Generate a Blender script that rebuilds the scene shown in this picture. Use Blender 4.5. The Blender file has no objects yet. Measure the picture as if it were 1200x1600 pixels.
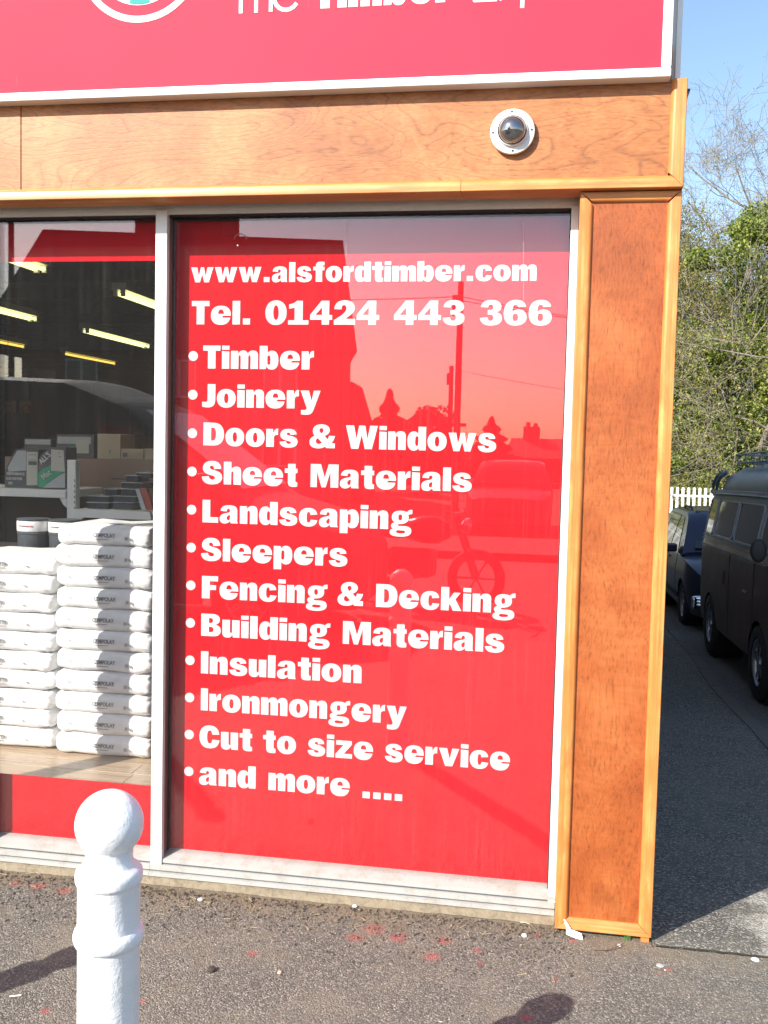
import bpy, bmesh, math, random
import numpy as np
from mathutils import Vector, Matrix
from mathutils.geometry import tessellate_polygon

random.seed(7); rng = np.random.default_rng(11)
sc = bpy.context.scene
COL = sc.collection

# ------------------------------------------------------------------ camera, world, sun, exposure
CAM = Vector((-0.357, -3.421, 1.6)); F = 1574.8
YAW, PITCH, ROLL = math.radians(9.671), math.radians(3.695), math.radians(1.317)
fwd = Vector((-math.sin(YAW)*math.cos(PITCH), math.cos(YAW)*math.cos(PITCH), -math.sin(PITCH)))
r0 = Vector((math.cos(YAW), math.sin(YAW), 0)); u0 = r0.cross(fwd)
RIGHT = r0*math.cos(ROLL) + u0*math.sin(ROLL); UP = -r0*math.sin(ROLL) + u0*math.cos(ROLL)
cd = bpy.data.cameras.new('camera'); cam = bpy.data.objects.new('camera', cd); COL.objects.link(cam)
M = Matrix((RIGHT, UP, -fwd)).transposed().to_4x4(); M.translation = CAM; cam.matrix_world = M
cd.sensor_fit = 'VERTICAL'; cd.sensor_height = 36.0; cd.lens = 36.0*F/1600.0
cd.clip_start = 0.05; cd.clip_end = 2000
sc.camera = cam

SD = Vector((0.71, 1.0, -0.79)).normalized()          # direction the sunlight travels
world = bpy.data.worlds.new("World"); sc.world = world; world.use_nodes = True
wn = world.node_tree; sky = wn.nodes.new('ShaderNodeTexSky'); sky.sky_type = 'NISHITA'; sky.sun_disc = False
sky.sun_elevation = math.asin(-SD.z); sky.sun_rotation = math.atan2(-SD.x, -SD.y)
sky.air_density = 1.0; sky.dust_density = 1.1; sky.ozone_density = 1.5
wn.links.new(sky.outputs[0], wn.nodes['Background'].inputs[0]); wn.nodes['Background'].inputs[1].default_value = 0.13
sl = bpy.data.lights.new('sun', 'SUN'); sl.energy = 4.8; sl.angle = math.radians(0.5); sl.color = (1.0, 0.955, 0.88)
sun = bpy.data.objects.new('sun', sl); COL.objects.link(sun); sun.rotation_euler = SD.to_track_quat('-Z', 'Y').to_euler()
sc.view_settings.view_transform = 'Standard'; sc.view_settings.look = 'None'
sc.view_settings.exposure = 0.95; sc.view_settings.gamma = 1.0; sc.view_settings.use_curve_mapping = False
sc.cycles.max_bounces = 8; sc.cycles.transparent_max_bounces = 16
sc.cycles.caustics_reflective = False; sc.cycles.caustics_refractive = False

def ray(px, py): return fwd + RIGHT*((px-600)/F) - UP*((py-800)/F)
def at(px, py, Y):
    d = ray(px, py); return CAM + d*((Y-CAM.y)/d.y)
def atz(px, py, Z):
    d = ray(px, py); return CAM + d*((Z-CAM.z)/d.z)

# ------------------------------------------------------------------ object helpers
def tag(o, label=None, cat=None, group=None, kind=None):
    if label: o['label'] = label
    if cat: o['category'] = cat
    if group: o['group'] = group
    if kind: o['kind'] = kind
    return o
def empty(name, loc, label=None, cat=None, group=None, rz=0):
    o = bpy.data.objects.new(name, None); COL.objects.link(o); o.location = loc; o.rotation_euler = (0, 0, rz)
    o.empty_display_size = .1
    return tag(o, label, cat, group)
def link(name, me, m, parent=None, smooth=False, loc=None, world_geo=True):
    me.materials.clear()
    for x in (m if isinstance(m, (list, tuple)) else [m]): me.materials.append(x)
    if smooth: me.polygons.foreach_set('use_smooth', [True]*len(me.polygons))
    o = bpy.data.objects.new(name, me); COL.objects.link(o)
    if parent: o.parent = parent
    if loc is not None: o.location = loc
    return o
class MB:
    """mesh collector in local coordinates"""
    def __init__(s): s.v = []; s.f = []; s.mi = []; s.cur = 0
    def add(s, vs, fs):
        n = len(s.v); s.v += [tuple(v) for v in vs]; s.f += [tuple(i+n for i in f) for f in fs]; s.mi += [s.cur]*len(fs); return s
    def box(s, x0, x1, y0, y1, z0, z1):
        return s.add([(x0,y0,z0),(x1,y0,z0),(x1,y1,z0),(x0,y1,z0),(x0,y0,z1),(x1,y0,z1),(x1,y1,z1),(x0,y1,z1)],
                     [(0,3,2,1),(4,5,6,7),(0,1,5,4),(1,2,6,5),(2,3,7,6),(3,0,4,7)])
    def bbox(s, x0, x1, y0, y1, z0, z1, b=.002):
        """box with bevelled edges"""
        bm = bmesh.new(); bmesh.ops.create_cube(bm, size=1)
        for v in bm.verts: v.co = Vector(((x0+x1)/2+v.co.x*(x1-x0), (y0+y1)/2+v.co.y*(y1-y0), (z0+z1)/2+v.co.z*(z1-z0)))
        bmesh.ops.bevel(bm, geom=bm.edges[:], offset=b, segments=2, profile=.5, affect='EDGES')
        bm.verts.index_update(); s.add([v.co[:] for v in bm.verts], [[v.index for v in f.verts] for f in bm.faces]); bm.free(); return s
    def tube(s, pts, rad, n=8, cap=True):
        pts = [Vector(p) for p in pts]; rs = rad if isinstance(rad, (list, tuple)) else [rad]*len(pts)
        vs = []; fs = []
        for i, p in enumerate(pts):
            t = (pts[min(i+1, len(pts)-1)] - pts[max(i-1, 0)]).normalized()
            a = t.orthogonal().normalized() if abs(t.z) > .9 else t.cross(Vector((0,0,1))).normalized(); b = t.cross(a)
            for k in range(n):
                q = 2*math.pi*k/n; vs.append(p + a*math.cos(q)*rs[i] + b*math.sin(q)*rs[i])
        for i in range(len(pts)-1):
            for k in range(n): fs.append((i*n+k, i*n+(k+1)%n, (i+1)*n+(k+1)%n, (i+1)*n+k))
        if cap: fs.append(tuple(range(n-1, -1, -1))); fs.append(tuple((len(pts)-1)*n+k for k in range(n)))
        return s.add(vs, fs)
    def lathe(s, prof, n=32, origin=(0,0,0), axis='z'):
        o = Vector(origin); vs = []; fs = []
        for r, h in prof:
            for k in range(n):
                q = 2*math.pi*k/n; c, d = r*math.cos(q), r*math.sin(q)
                vs.append(o + (Vector((c, d, h)) if axis == 'z' else Vector((c, h, d)) if axis == 'y' else Vector((h, c, d))))
        for i in range(len(prof)-1):
            for k in range(n):
                f = (i*n+k, i*n+(k+1)%n, (i+1)*n+(k+1)%n, (i+1)*n+k)
                fs.append(f if axis != 'y' else f[::-1])
        return s.add(vs, fs)
    def poly(s, pts, y0, y1):
        """polygon in xz extruded along y"""
        n = len(pts)
        s.add([(x, y0, z) for x, z in pts]+[(x, y1, z) for x, z in pts],
              [tuple(range(n)), tuple(range(2*n-1, n-1, -1))]+[(i, n+i, n+(i+1)%n, (i+1)%n) for i in range(n)]); return s
    def polyx(s, pts, x0, x1):
        n = len(pts)
        s.add([(x0, y, z) for y, z in pts]+[(x1, y, z) for y, z in pts],
              [tuple(range(n)), tuple(range(2*n-1, n-1, -1))]+[(i, n+i, n+(i+1)%n, (i+1)%n) for i in range(n)]); return s
    def mesh(s, name):
        me = bpy.data.meshes.new(name); me.from_pydata(s.v, [], s.f); me.update()
        return me
    def build(s, name, m, parent=None, smooth=False, loc=None, fix=True):
        me = s.mesh(name)
        if fix:
            bm = bmesh.new(); bm.from_mesh(me); bmesh.ops.recalc_face_normals(bm, faces=bm.faces); bm.to_mesh(me); bm.free()
        o = link(name, me, m, parent, smooth, loc)
        if isinstance(m, (list, tuple)): me.polygons.foreach_set('material_index', s.mi)
        return o
def smooth_angle(o, a=35):
    me = o.data; me.polygons.foreach_set('use_smooth', [True]*len(me.polygons)); me.set_sharp_from_angle(angle=math.radians(a)); return o

# ------------------------------------------------------------------ materials
def mat(name, col=(.5,.5,.5), rough=.6, metal=0., spec=.5, emit=None, es=1.):
    m = bpy.data.materials.new(name); m.use_nodes = True; b = m.node_tree.nodes['Principled BSDF']
    b.inputs['Base Color'].default_value = (*col, 1); b.inputs['Roughness'].default_value = rough
    b.inputs['Metallic'].default_value = metal; b.inputs['Specular IOR Level'].default_value = spec
    if emit: b.inputs['Emission Color'].default_value = (*emit, 1); b.inputs['Emission Strength'].default_value = es
    return m
class NT:
    def __init__(s, m): s.m = m; s.t = m.node_tree; s.b = s.t.nodes['Principled BSDF']
    def n(s, typ, **kw):
        x = s.t.nodes.new('ShaderNode'+typ)
        for k, v in kw.items():
            if k in x.inputs: x.inputs[k].default_value = v
            else: setattr(x, k, v)
        return x
    def l(s, a, b): s.t.links.new(a, b); return s
    def coord(s, scale=(1,1,1), obj=True, loc=(0,0,0), rot=(0,0,0)):
        tc = s.n('TexCoord'); mp = s.n('Mapping'); mp.inputs['Scale'].default_value = scale; mp.inputs['Location'].default_value = loc
        mp.inputs['Rotation'].default_value = rot
        s.l(tc.outputs['Object'], mp.inputs[0]); return mp.outputs[0]
    def noise(s, vec, scale, detail=4, rough=.55, dist=0.):
        x = s.n('TexNoise'); x.inputs['Scale'].default_value = scale; x.inputs['Detail'].default_value = detail
        x.inputs['Roughness'].default_value = rough; x.inputs['Distortion'].default_value = dist; s.l(vec, x.inputs['Vector']); return x.outputs['Fac']
    def vor(s, vec, scale, feat='F1'):
        x = s.n('TexVoronoi'); x.feature = feat; x.inputs['Scale'].default_value = scale; s.l(vec, x.inputs['Vector']); return x
    def math(s, op, a, b=None, c=None, clamp=False):
        x = s.n('Math'); x.operation = op; x.use_clamp = clamp
        for i, v in enumerate((a, b, c)):
            if v is None: continue
            if isinstance(v, (int, float)): x.inputs[i].default_value = v
            else: s.l(v, x.inputs[i])
        return x.outputs[0]
    def ramp(s, fac, stops, interp='LINEAR'):
        x = s.n('ValToRGB'); cr = x.color_ramp; cr.interpolation = interp
        while len(cr.elements) < len(stops): cr.elements.new(.5)
        for e, (p, c) in zip(cr.elements, stops):
            e.position = p; e.color = (*c, 1) if len(c) == 3 else c
        s.l(fac, x.inputs[0]); return x.outputs[0]
    def mix(s, fac, a, b, typ='MIX'):
        x = s.n('Mix'); x.data_type = 'RGBA'; x.blend_type = typ
        for i, v in ((0, fac), (6, a), (7, b)):
            if isinstance(v, (int, float)): x.inputs[i].default_value = v
            elif isinstance(v, tuple): x.inputs[i].default_value = (*v, 1)
            else: s.l(v, x.inputs[i])
        return x.outputs[2]
    def sep(s, vec):
        x = s.n('SeparateXYZ'); s.l(vec, x.inputs[0]); return x.outputs
    def bump(s, h, strength=.3, dist=.01):
        x = s.n('Bump'); x.inputs['Strength'].default_value = strength; x.inputs['Distance'].default_value = dist
        s.l(h, x.inputs['Height']); s.l(x.outputs[0], s.b.inputs['Normal']); return x
    def col(s, c): s.l(c, s.b.inputs['Base Color']); return s
    def rough(s, r): s.l(r, s.b.inputs['Roughness']); return s

def wood_figured(name, axis, dark, mid, light, seed=0., figure=1., rough=.42):
    """varnished plywood veneer; axis = grain direction"""
    m = mat(name, mid, rough, spec=.45); t = NT(m)
    st = {'x': (1.15, 2, 3.6), 'z': (3.0, 2, .9)}[axis]
    v = t.coord(st, loc=(seed, seed*.7, seed*1.3))
    big = t.noise(v, 1.15, 2.2, .45, .9)
    s1 = t.math('ABSOLUTE', t.math('SINE', t.math('MULTIPLY', big, 62.*figure)))
    lines = t.math('POWER', t.math('SUBTRACT', 1., s1), 4.)
    s2 = t.math('SINE', t.math('MULTIPLY', big, 300.*figure))
    st2 = {'x': (26, 30, 95), 'z': (95, 30, 26)}[axis]
    wv = t.n('VectorMath'); wv.operation = 'MULTIPLY_ADD'
    nz = t.n('TexNoise'); nz.inputs['Scale'].default_value = 2.4; nz.inputs['Detail'].default_value = 2; t.l(t.coord(), nz.inputs['Vector'])
    t.l(nz.outputs['Color'], wv.inputs[0]); wv.inputs[1].default_value = (9, 0, 9); t.l(t.coord(st2, loc=(seed, 0, 0)), wv.inputs[2])
    pore = t.noise(wv.outputs[0], 1.6, 5, .68)
    cloud = t.noise(t.coord((1,1,1), loc=(0, seed, 3)), 3.0, 4, .6)
    wav = t.noise(t.coord({'x': (9, 5, 12), 'z': (5, 5, 26)}[axis], loc=(0, seed, 3)), 1.6, 3, .6, 1.6)
    c = t.ramp(t.math('ADD', t.math('MULTIPLY', cloud, .75), t.math('MULTIPLY_ADD', wav, .28 if axis == 'x' else .14, 0. if axis == 'x' else .07)), [(.34, dark), (.52, mid), (.70, light)])
    k = t.math('MULTIPLY_ADD', lines, -.34*min(1, figure), t.math('MULTIPLY_ADD', s2, .035, 1.02))
    k = t.math('MULTIPLY', k, t.ramp(pore, [(.32, (.62,)*3), (.45, (.95,)*3), (.68, (1.12,)*3)] if axis == 'z' else [(.30, (.60,)*3), (.45, (.95,)*3), (.7, (1.14,)*3)]))
    hsv = t.mix(1., c, k, 'MULTIPLY')
    t.col(hsv); t.rough(t.math('MULTIPLY_ADD', pore, .25, rough-.08))
    t.bump(t.math('ADD', pore, t.math('MULTIPLY', lines, -.2)), .25, .002)
    return m
def wood_pine(name, axis, dark, light, seed=0., rough=.38):
    m = mat(name, light, rough, spec=.5); t = NT(m)
    st = {'x': (1.2, 22, 60), 'z': (60, 22, 1.2)}[axis]
    v = t.coord(st, loc=(seed, 0, seed))
    a = t.noise(v, 1.3, 4, .6, .4)
    cl = t.noise(t.coord({'x': (2.5, 3, 8), 'z': (8, 3, 2.5)}[axis], loc=(seed, 2, 0)), 1.8, 4, .6)
    orr = t.noise(t.coord({'x': (3, 3, 20), 'z': (20, 3, 5)}[axis], loc=(seed, 5, 0)), 1.5, 3, .6)
    c = t.mix(t.ramp(a, [(.38, (0,)*3), (.62, (1,)*3)]), dark, light)
    c = t.mix(t.ramp(orr, [(.52, (0,)*3), (.72, (.75,)*3)]), c, (dark[0]*.92, dark[1]*.60, dark[2]*.6))
    c = t.mix(t.ramp(cl, [(.40, (.8,)*3), (.6, (0,)*3)]), c, dark)
    kn = t.vor(t.coord({'x': (1.6, 5, 9), 'z': (9, 5, 1.6)}[axis], loc=(seed, 1, 2)), 1.0)
    c = t.mix(t.ramp(kn.outputs['Distance'], [(.03, (.85,)*3), (.09, (0,)*3)]), c, (.16, .06, .02))
    t.col(c); t.bump(a, .12, .001); return m
def painted(name, col, rough=.45, dirt=.12, scale=6., bump=.05, dirtcol=(.22,.18,.13)):
    m = mat(name, col, rough); t = NT(m)
    a = t.noise(t.coord(), scale, 5, .65); b = t.noise(t.coord(), scale*9, 3, .6)
    f = t.ramp(t.math('MULTIPLY_ADD', b, .35, t.math('MULTIPLY', a, .65)), [(.48, (0,)*3), (.75, (dirt,)*3)])
    t.col(t.mix(f, col, dirtcol)); t.rough(t.math('MULTIPLY_ADD', a, .25, rough-.12)); t.bump(b, bump, .003); return m
def glass_mat(name, dirt=0.03, ior=1.52, tint=(1,1,1), streak=True):
    m = bpy.data.materials.new(name); m.use_nodes = True; nt = m.node_tree; nt.nodes.remove(nt.nodes['Principled BSDF'])
    out = nt.nodes['Material Output']
    class S: pass
    t = NT.__new__(NT); t.m = m; t.t = nt; t.b = None
    tr = t.n('BsdfTransparent'); tr.inputs[0].default_value = (*tint, 1)
    gl = t.n('BsdfGlossy'); gl.inputs['Roughness'].default_value = 0.004
    fr = t.n('Fresnel'); gm_ = t.n('NewGeometry')      # the node inverts the index on back faces: feed it so that both faces reflect alike
    t.l(t.math('MULTIPLY_ADD', gm_.outputs['Backfacing'], 1/ior-ior, ior), fr.inputs[0])
    mx = t.n('MixShader'); t.l(fr.outputs[0], mx.inputs[0]); t.l(tr.outputs[0], mx.inputs[1]); t.l(gl.outputs[0], mx.inputs[2])
    df = t.n('BsdfDiffuse'); df.inputs[0].default_value = (.62, .6, .56, 1)
    mx2 = t.n('MixShader'); t.l(mx.outputs[0], mx2.inputs[1]); t.l(df.outputs[0], mx2.inputs[2])
    if streak:
        s1 = t.noise(t.coord((170, 1, 1.6)), 1.0, 3, .7); s2 = t.noise(t.coord((1, 1, 1)), 5., 4, .6)
        f = t.math('MULTIPLY', t.ramp(s1, [(.52, (0,)*3), (.74, (1,)*3)]), t.ramp(s2, [(.35, (.2,)*3), (.65, (1,)*3)]))
        f = t.math('MULTIPLY_ADD', f, dirt, dirt*.35)
        t.l(f, mx2.inputs[0])
    else: mx2.inputs[0].default_value = dirt*.3
    t.l(mx2.outputs[0], out.inputs[0]); return m

MT = {}
MT['frieze'] = wood_figured('plywood_frieze', 'x', (.28,.090,.027), (.375,.138,.044), (.48,.205,.076), 2.1, 1.)
MT['pier'] = wood_figured('plywood_pier', 'z', (.225,.048,.010), (.325,.080,.018), (.43,.135,.038), 5.7, .30)
MT['pinex'] = wood_pine('pine_along_x', 'x', (.50,.18,.046), (.70,.34,.115), 1.)
MT['pinez'] = wood_pine('pine_along_z', 'z', (.50,.17,.040), (.70,.32,.10), 4.)
MT['white'] = painted('white_painted_frame', (.74,.74,.72), .35, .16, 5.)
MT['sill'] = painted('weathered_sill', (.38,.37,.345), .5, .75, 16., .1, (.20,.16,.11))
MT['groove'] = mat('grey_groove', (.10,.105,.12), .7)
MT['gasket'] = mat('black_gasket', (.02,.018,.018), .6)
MT['reveal'] = painted('bronze_reveal', (.26,.15,.11), .4, .3, 8.)
MT['red'] = mat('red_window_board', (.62,.008,.018), .6, spec=.08)
t = NT(MT['red']); a = t.noise(t.coord((3,1,.8)), 1.4, 3, .5); sp = t.vor(t.coord(), 26.)
c = t.mix(t.ramp(a, [(.3, (0,)*3), (.7, (1,)*3)]), (.57,.0025,.010), (.64,.004,.015))
t.col(c)
MT['redband'] = MT['red']
MT['letter'] = mat('white_vinyl_letter', (.70,.70,.70), .5, spec=.2)
MT['fascia'] = mat('red_fascia_panel', (.72,.03,.06), .65, spec=.2)
t = NT(MT['fascia']); a = t.noise(t.coord((1,1,1)), 1.1, 3, .5); c = t.mix(a, (.67,.026,.056), (.71,.038,.072)); sc1 = t.noise(t.coord((240,1,9)), 1., 2, .5)
sc2 = t.noise(t.coord((3,1,5)), 2., 2, .5)
t.col(t.mix(t.math('MULTIPLY', t.ramp(sc1, [(.72, (0,)*3), (.8, (1,)*3)]), t.ramp(sc2, [(.6, (0,)*3), (.66, (.5,)*3)])), c, (.85,.4,.42)))
MT['teal'] = mat('teal_print', (.008,.26,.245), .5, spec=.2)
MT['alu'] = painted('white_sign_frame', (.80,.80,.78), .35, .05, 7., .02)
MT['glass'] = glass_mat('window_glass', .012)
MT['glass_board'] = glass_mat('window_glass_over_board', .012, streak=True)
MT['concrete'] = painted('crumbling_mortar', (.27,.22,.15), .95, .9, 55., 1., (.07,.055,.038))
MT['render'] = painted('cream_rendered_wall', (.24,.19,.16), .9, .3, 3., .2)
MT['ledge'] = mat('laminate', (.42,.30,.19), .4)
t = NT(MT['ledge']); a = t.noise(t.coord((3,40,40), loc=(3,1,1)), 1.2, 4, .6, .3)
t.col(t.ramp(a, [(.3, (.33,.235,.15)), (.55, (.45,.335,.225)), (.75, (.54,.41,.29))])); t.rough(t.math('MULTIPLY', a, .6))
MT['joint'] = mat('laminate_joint', (.12,.08,.05), .8)
MT['sack'] = mat('white_paper_sack', (.80,.80,.79), .6)
t = NT(MT['sack']); a = t.noise(t.coord(), 18., 4, .6, .6); t.bump(a, .35, .012); t.col(t.ramp(a, [(.3, (.73,.735,.74)), (.6, (.81,.81,.80))]))
MT['ink'] = mat('grey_print', (.17,.175,.18), .7, spec=.1)
MT['inkred'] = mat('red_print', (.55,.18,.16), .6); MT['inkblue'] = mat('blue_print', (.08,.12,.40), .6)
MT['bollard'] = mat('white_gloss_bollard_paint', (.76,.78,.80), .32)
t = NT(MT['bollard']); a = t.noise(t.coord(), 34., 5, .65, .4); b = t.noise(t.coord((1,1,.35)), 95., 3, .6, 1.); n = t.math('MULTIPLY_ADD', b, .35, a)
t.bump(n, .42, .0055); ch = t.noise(t.coord((1,1,.5)), 30., 5, .75)
t.col(t.mix(t.ramp(ch, [(.70, (0,)*3), (.745, (.8,)*3)]), t.ramp(a, [(.3, (.73,.755,.78)), (.6, (.79,.80,.81))]), (.30,.29,.27)))
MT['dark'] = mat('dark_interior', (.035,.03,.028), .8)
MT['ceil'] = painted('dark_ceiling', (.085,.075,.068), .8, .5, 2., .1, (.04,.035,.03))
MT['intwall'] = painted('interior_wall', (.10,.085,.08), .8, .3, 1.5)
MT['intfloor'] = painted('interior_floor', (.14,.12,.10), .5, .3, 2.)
MT['tube'] = mat('fluorescent_tube', (.9,.9,.8), .4, emit=(1.0,.96,.36), es=1.15)
MT['tubewarm'] = mat('fluorescent_tube_warm', (.9,.8,.6), .4, emit=(1.0,.66,.10), es=.85)
MT['shelf'] = painted('white_shelving', (.82,.84,.82), .4, .08, 5.)
MT['pegboard'] = painted('brown_pegboard', (.30,.20,.155), .6, .2, 8.)
MT['chrome'] = mat('chrome', (.75,.76,.78), .12, 1.)
MT['steel'] = mat('steel_disc_paint', (.70,.69,.68), .35)

# ------------------------------------------------------------------ ground
def gz(y):
    """height of the side street falling away behind the building line"""
    if y <= -.1: return 0.
    k = min(y+.1, 60.)
    return -.52*(1-math.exp(-(k/3.2)**1.3))-.02*k
def sheet(name, xs, ys, dz, m, kind='structure', label=None):
    nx, ny = len(xs), len(ys)
    vs = [(x, y, gz(y)+(dz(x, y) if callable(dz) else dz)) for y in ys for x in xs]
    fs = [(j*nx+i, j*nx+i+1, (j+1)*nx+i+1, (j+1)*nx+i) for j in range(ny-1) for i in range(nx-1)]
    me = bpy.data.meshes.new(name); me.from_pydata(vs, [], fs)
    o = link(name, me, m, smooth=True); tag(o, label, kind=kind); return o
def asphalt(name, base, chipcol, dusty, scale=1., paint=False, speck=.5, sun_patch=False):
    m = mat(name, base, .85, spec=.3); t = NT(m); v = t.coord()
    vo = t.vor(v, 150.*scale); vo2 = t.vor(v, 330.*scale)
    big = t.noise(v, 2.6, 5, .65); mid = t.noise(v, 14., 4, .65); fine = t.noise(v, 120., 3, .6)
    sp = t.n('SeparateColor'); t.l(vo.outputs['Color'], sp.inputs[0]); sp2 = t.n('SeparateColor'); t.l(vo2.outputs['Color'], sp2.inputs[0])
    c = t.ramp(sp.outputs[0], [(0., tuple(x*.58 for x in base)), (.45, base), (.80, tuple(x*1.35 for x in base)), (.95, chipcol)], 'LINEAR')
    c = t.mix(t.math('MULTIPLY', t.ramp(sp2.outputs[0], [(.955, (0,)*3), (.975, (1,)*3)]), t.ramp(vo2.outputs['Distance'], [(.28, (1,)*3), (.42, (0,)*3)])), c, (.62,.56,.48))
    c = t.mix(t.math('MULTIPLY', t.ramp(sp.outputs[1], [(.965, (0,)*3), (.98, (speck,)*3)]), t.ramp(vo.outputs['Distance'], [(.25, (1,)*3), (.4, (0,)*3)])), c, (.80,.74,.66))
    d = t.math('MULTIPLY', t.ramp(big, [(.44, (0,)*3), (.66, (1,)*3)]), t.ramp(mid, [(.3, (.15,)*3), (.65, (.85,)*3)]))
    c = t.mix(t.math('MULTIPLY', d, .9), c, dusty)
    if paint:
        xyz = t.sep(v)
        # sand and crumbs gathering along the foot of the shopfront
        w = t.math('MULTIPLY_ADD', xyz[1], 3.2, t.math('MULTIPLY_ADD', big, 1.3, t.math('MULTIPLY_ADD', mid, .6, .30)))
        left = t.math('MULTIPLY_ADD', xyz[0], -.35, .55, clamp=True)
        c = t.mix(t.math('MULTIPLY', t.ramp(w, [(.52, (0,)*3), (.95, (.72,)*3)]), left), c, (.235,.175,.11))
        c = t.mix(t.math('MULTIPLY', t.ramp(mid, [(.60, (0,)*3), (.75, (.6,)*3)]), left), c, (.05,.04,.032))
        # splashes of red paint
        for (px, py, r) in ((585,1452,.10),(622,1465,.09),(693,1470,.07),(675,1495,.07),(555,1465,.08),(840,1400+60,.04),(745,1485,.04),(895,1470,.04),(1045,1515,.03),(822,1590,.05),(60,1385,.08),(100,1392,.07),(25,1380,.06),(1030,1522,.02),(70,1580,.04),(222,1565,.03),(750,1505,.03),(868,1530,.025),(905,1460,.03),(395,1490,.05)):
            p = atz(px, py, 0); dv = t.n('VectorMath'); dv.operation = 'DISTANCE'; t.l(v, dv.inputs[0]); dv.inputs[1].default_value = (p.x, p.y, 0)
            k = t.math('MULTIPLY', t.math('SUBTRACT', 1., t.math('DIVIDE', dv.outputs['Value'], r*.8), clamp=True), 1.0)
            f = t.ramp(t.math('MULTIPLY_ADD', k, .30, t.math('MULTIPLY', t.noise(v, 120., 5, .9), .80)), [(.555, (0,)*3), (.62, (.5,)*3)])
            f = t.math('MULTIPLY', f, t.ramp(k, [(.01, (0,)*3), (.12, (1,)*3)]))
            c = t.mix(f, c, (.48,.07,.07))
        t.l(t.ramp(t.noise(v, 70., 2, .5), [(.755, (0,)*3), (.775, (1,)*3)]), t.n('Math').inputs[0])
        c = t.mix(t.math('MULTIPLY', t.ramp(t.noise(v, 75., 2, .5), [(.755, (0,)*3), (.775, (.6,)*3)]), t.ramp(big, [(.4, (.2,)*3), (.6, (1,)*3)])), c, (.55,.07,.075))
    if sun_patch:      # sunlight painted into the colour: pale patch near the corner of the street
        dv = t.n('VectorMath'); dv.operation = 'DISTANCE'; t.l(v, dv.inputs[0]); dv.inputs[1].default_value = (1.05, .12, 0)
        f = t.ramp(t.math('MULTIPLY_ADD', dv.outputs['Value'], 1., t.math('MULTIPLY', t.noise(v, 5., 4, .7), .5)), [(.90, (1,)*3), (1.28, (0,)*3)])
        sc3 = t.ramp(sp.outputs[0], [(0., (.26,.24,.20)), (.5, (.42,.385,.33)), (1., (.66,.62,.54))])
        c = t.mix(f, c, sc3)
    t.col(c)
    h = t.math('MULTIPLY_ADD', vo.outputs['Distance'], -.9, t.math('MULTIPLY_ADD', vo2.outputs['Distance'], -.3, t.math('MULTIPLY', fine, .3)))
    t.bump(h, .75, .006); return m
MT['pave'] = asphalt('pavement_asphalt', (.142,.129,.111), (.33,.30,.25), (.25,.21,.155), 1.35, True)
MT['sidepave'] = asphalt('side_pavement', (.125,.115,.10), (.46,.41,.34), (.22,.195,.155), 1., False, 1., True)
MT['road'] = asphalt('road_asphalt', (.115,.108,.10), (.22,.20,.18), (.15,.135,.12), .8)
MT['kerb'] = painted('kerb_stone', (.125,.115,.10), .9, .4, 12., .4)
MT['grass'] = painted('verge_earth', (.10,.085,.045), .95, .5, 3., .5)

ys = [-900, -300, -100, -40, -20, -12.2] + list(np.arange(-12, -5, 1.)) + list(np.arange(-5, .3, .25)) + list(np.arange(.5, 22, .5)) + [24, 30, 40, 60, 100, 200, 400, 900]
xs = [-900, -300, -100, -40, -15, -8, -4, -2, 0, 1.2, 2.4, 4, 6, 10, 20, 50, 120, 400, 900]
sheet('ground', xs, ys, -.16, MT['grass'])
sheet('pavement', list(np.linspace(-14, 14, 29)), [-5.0, -4, -3, -2, -1, -.5, -.135], 0., MT['pave'])
sheet('pavement', list(np.linspace(-14, -.0, 15)), [-.135, .02], 0., MT['pave'])
ysp = [-.132, -.1, -.02, .1, .25, .4, .6, .8] + list(np.arange(1, 24, .5)) + [24]
def kx(y): return 1.17 + .02*math.sin(y*1.7)
nx = 7; vs = []; fs = []
for y in ysp:
    for i in range(nx):
        x = .002 + (kx(y)-.002)*i/(nx-1)
        if y < .5: x = .002 + (max(kx(y), 9.)-.002)*i/(nx-1) if y < .3 else x
        vs.append((x, y, gz(y)+(.000 if y > -.12 else 0)))
fs = [(j*nx+i, j*nx+i+1, (j+1)*nx+i+1, (j+1)*nx+i) for j in range(len(ysp)-1) for i in range(nx-1)]
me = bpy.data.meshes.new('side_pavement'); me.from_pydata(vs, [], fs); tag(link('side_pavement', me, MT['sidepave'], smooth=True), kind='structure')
sheet('side_road', [1.0, 1.6, 2.4, 4, 6, 8.5, 10.5], ysp[4:], -.02, MT['road'])
sheet('main_road', [-400, -100, -40, -14, -5, 0, 5, 14, 40, 100, 400], [-12, -9, -7, -5.12], -.11, MT['road'])
sheet('far_pavement', [-60, -30, -10, 0, 10, 30, 60], [-15.0, -13.5, -12.12], 0., MT['road'])
mb = MB()
for i in range(30): mb.bbox(-14+i*.915, -14+(i+1)*.915-.012, -5.12, -5.0, -.2, .004, .01)
tag(mb.build('kerb', MT['kerb']), kind='structure')
mb = MB()
for j in range(24):
    y0, y1 = 1.0+j*.92, 1.0+(j+1)*.92-.015
    za, zb = gz(y0), gz(y1); xa, xb = kx(y0), kx(y1)
    mb.add([(xa-.0, y0, za-.15), (xa+.12, y0, za-.15), (xb+.12, y1, zb-.15), (xb, y1, zb-.15), (xa, y0, za+.006), (xa+.115, y0, za+.002), (xb+.115, y1, zb+.002), (xb, y1, zb+.006)],
           [(0,3,2,1),(4,5,6,7),(0,1,5,4),(1,2,6,5),(2,3,7,6),(3,0,4,7)])
tag(mb.build('side_kerb', MT['kerb']), kind='structure')
R_ = np.random.default_rng(3); vs = []; m_ = 160
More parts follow.
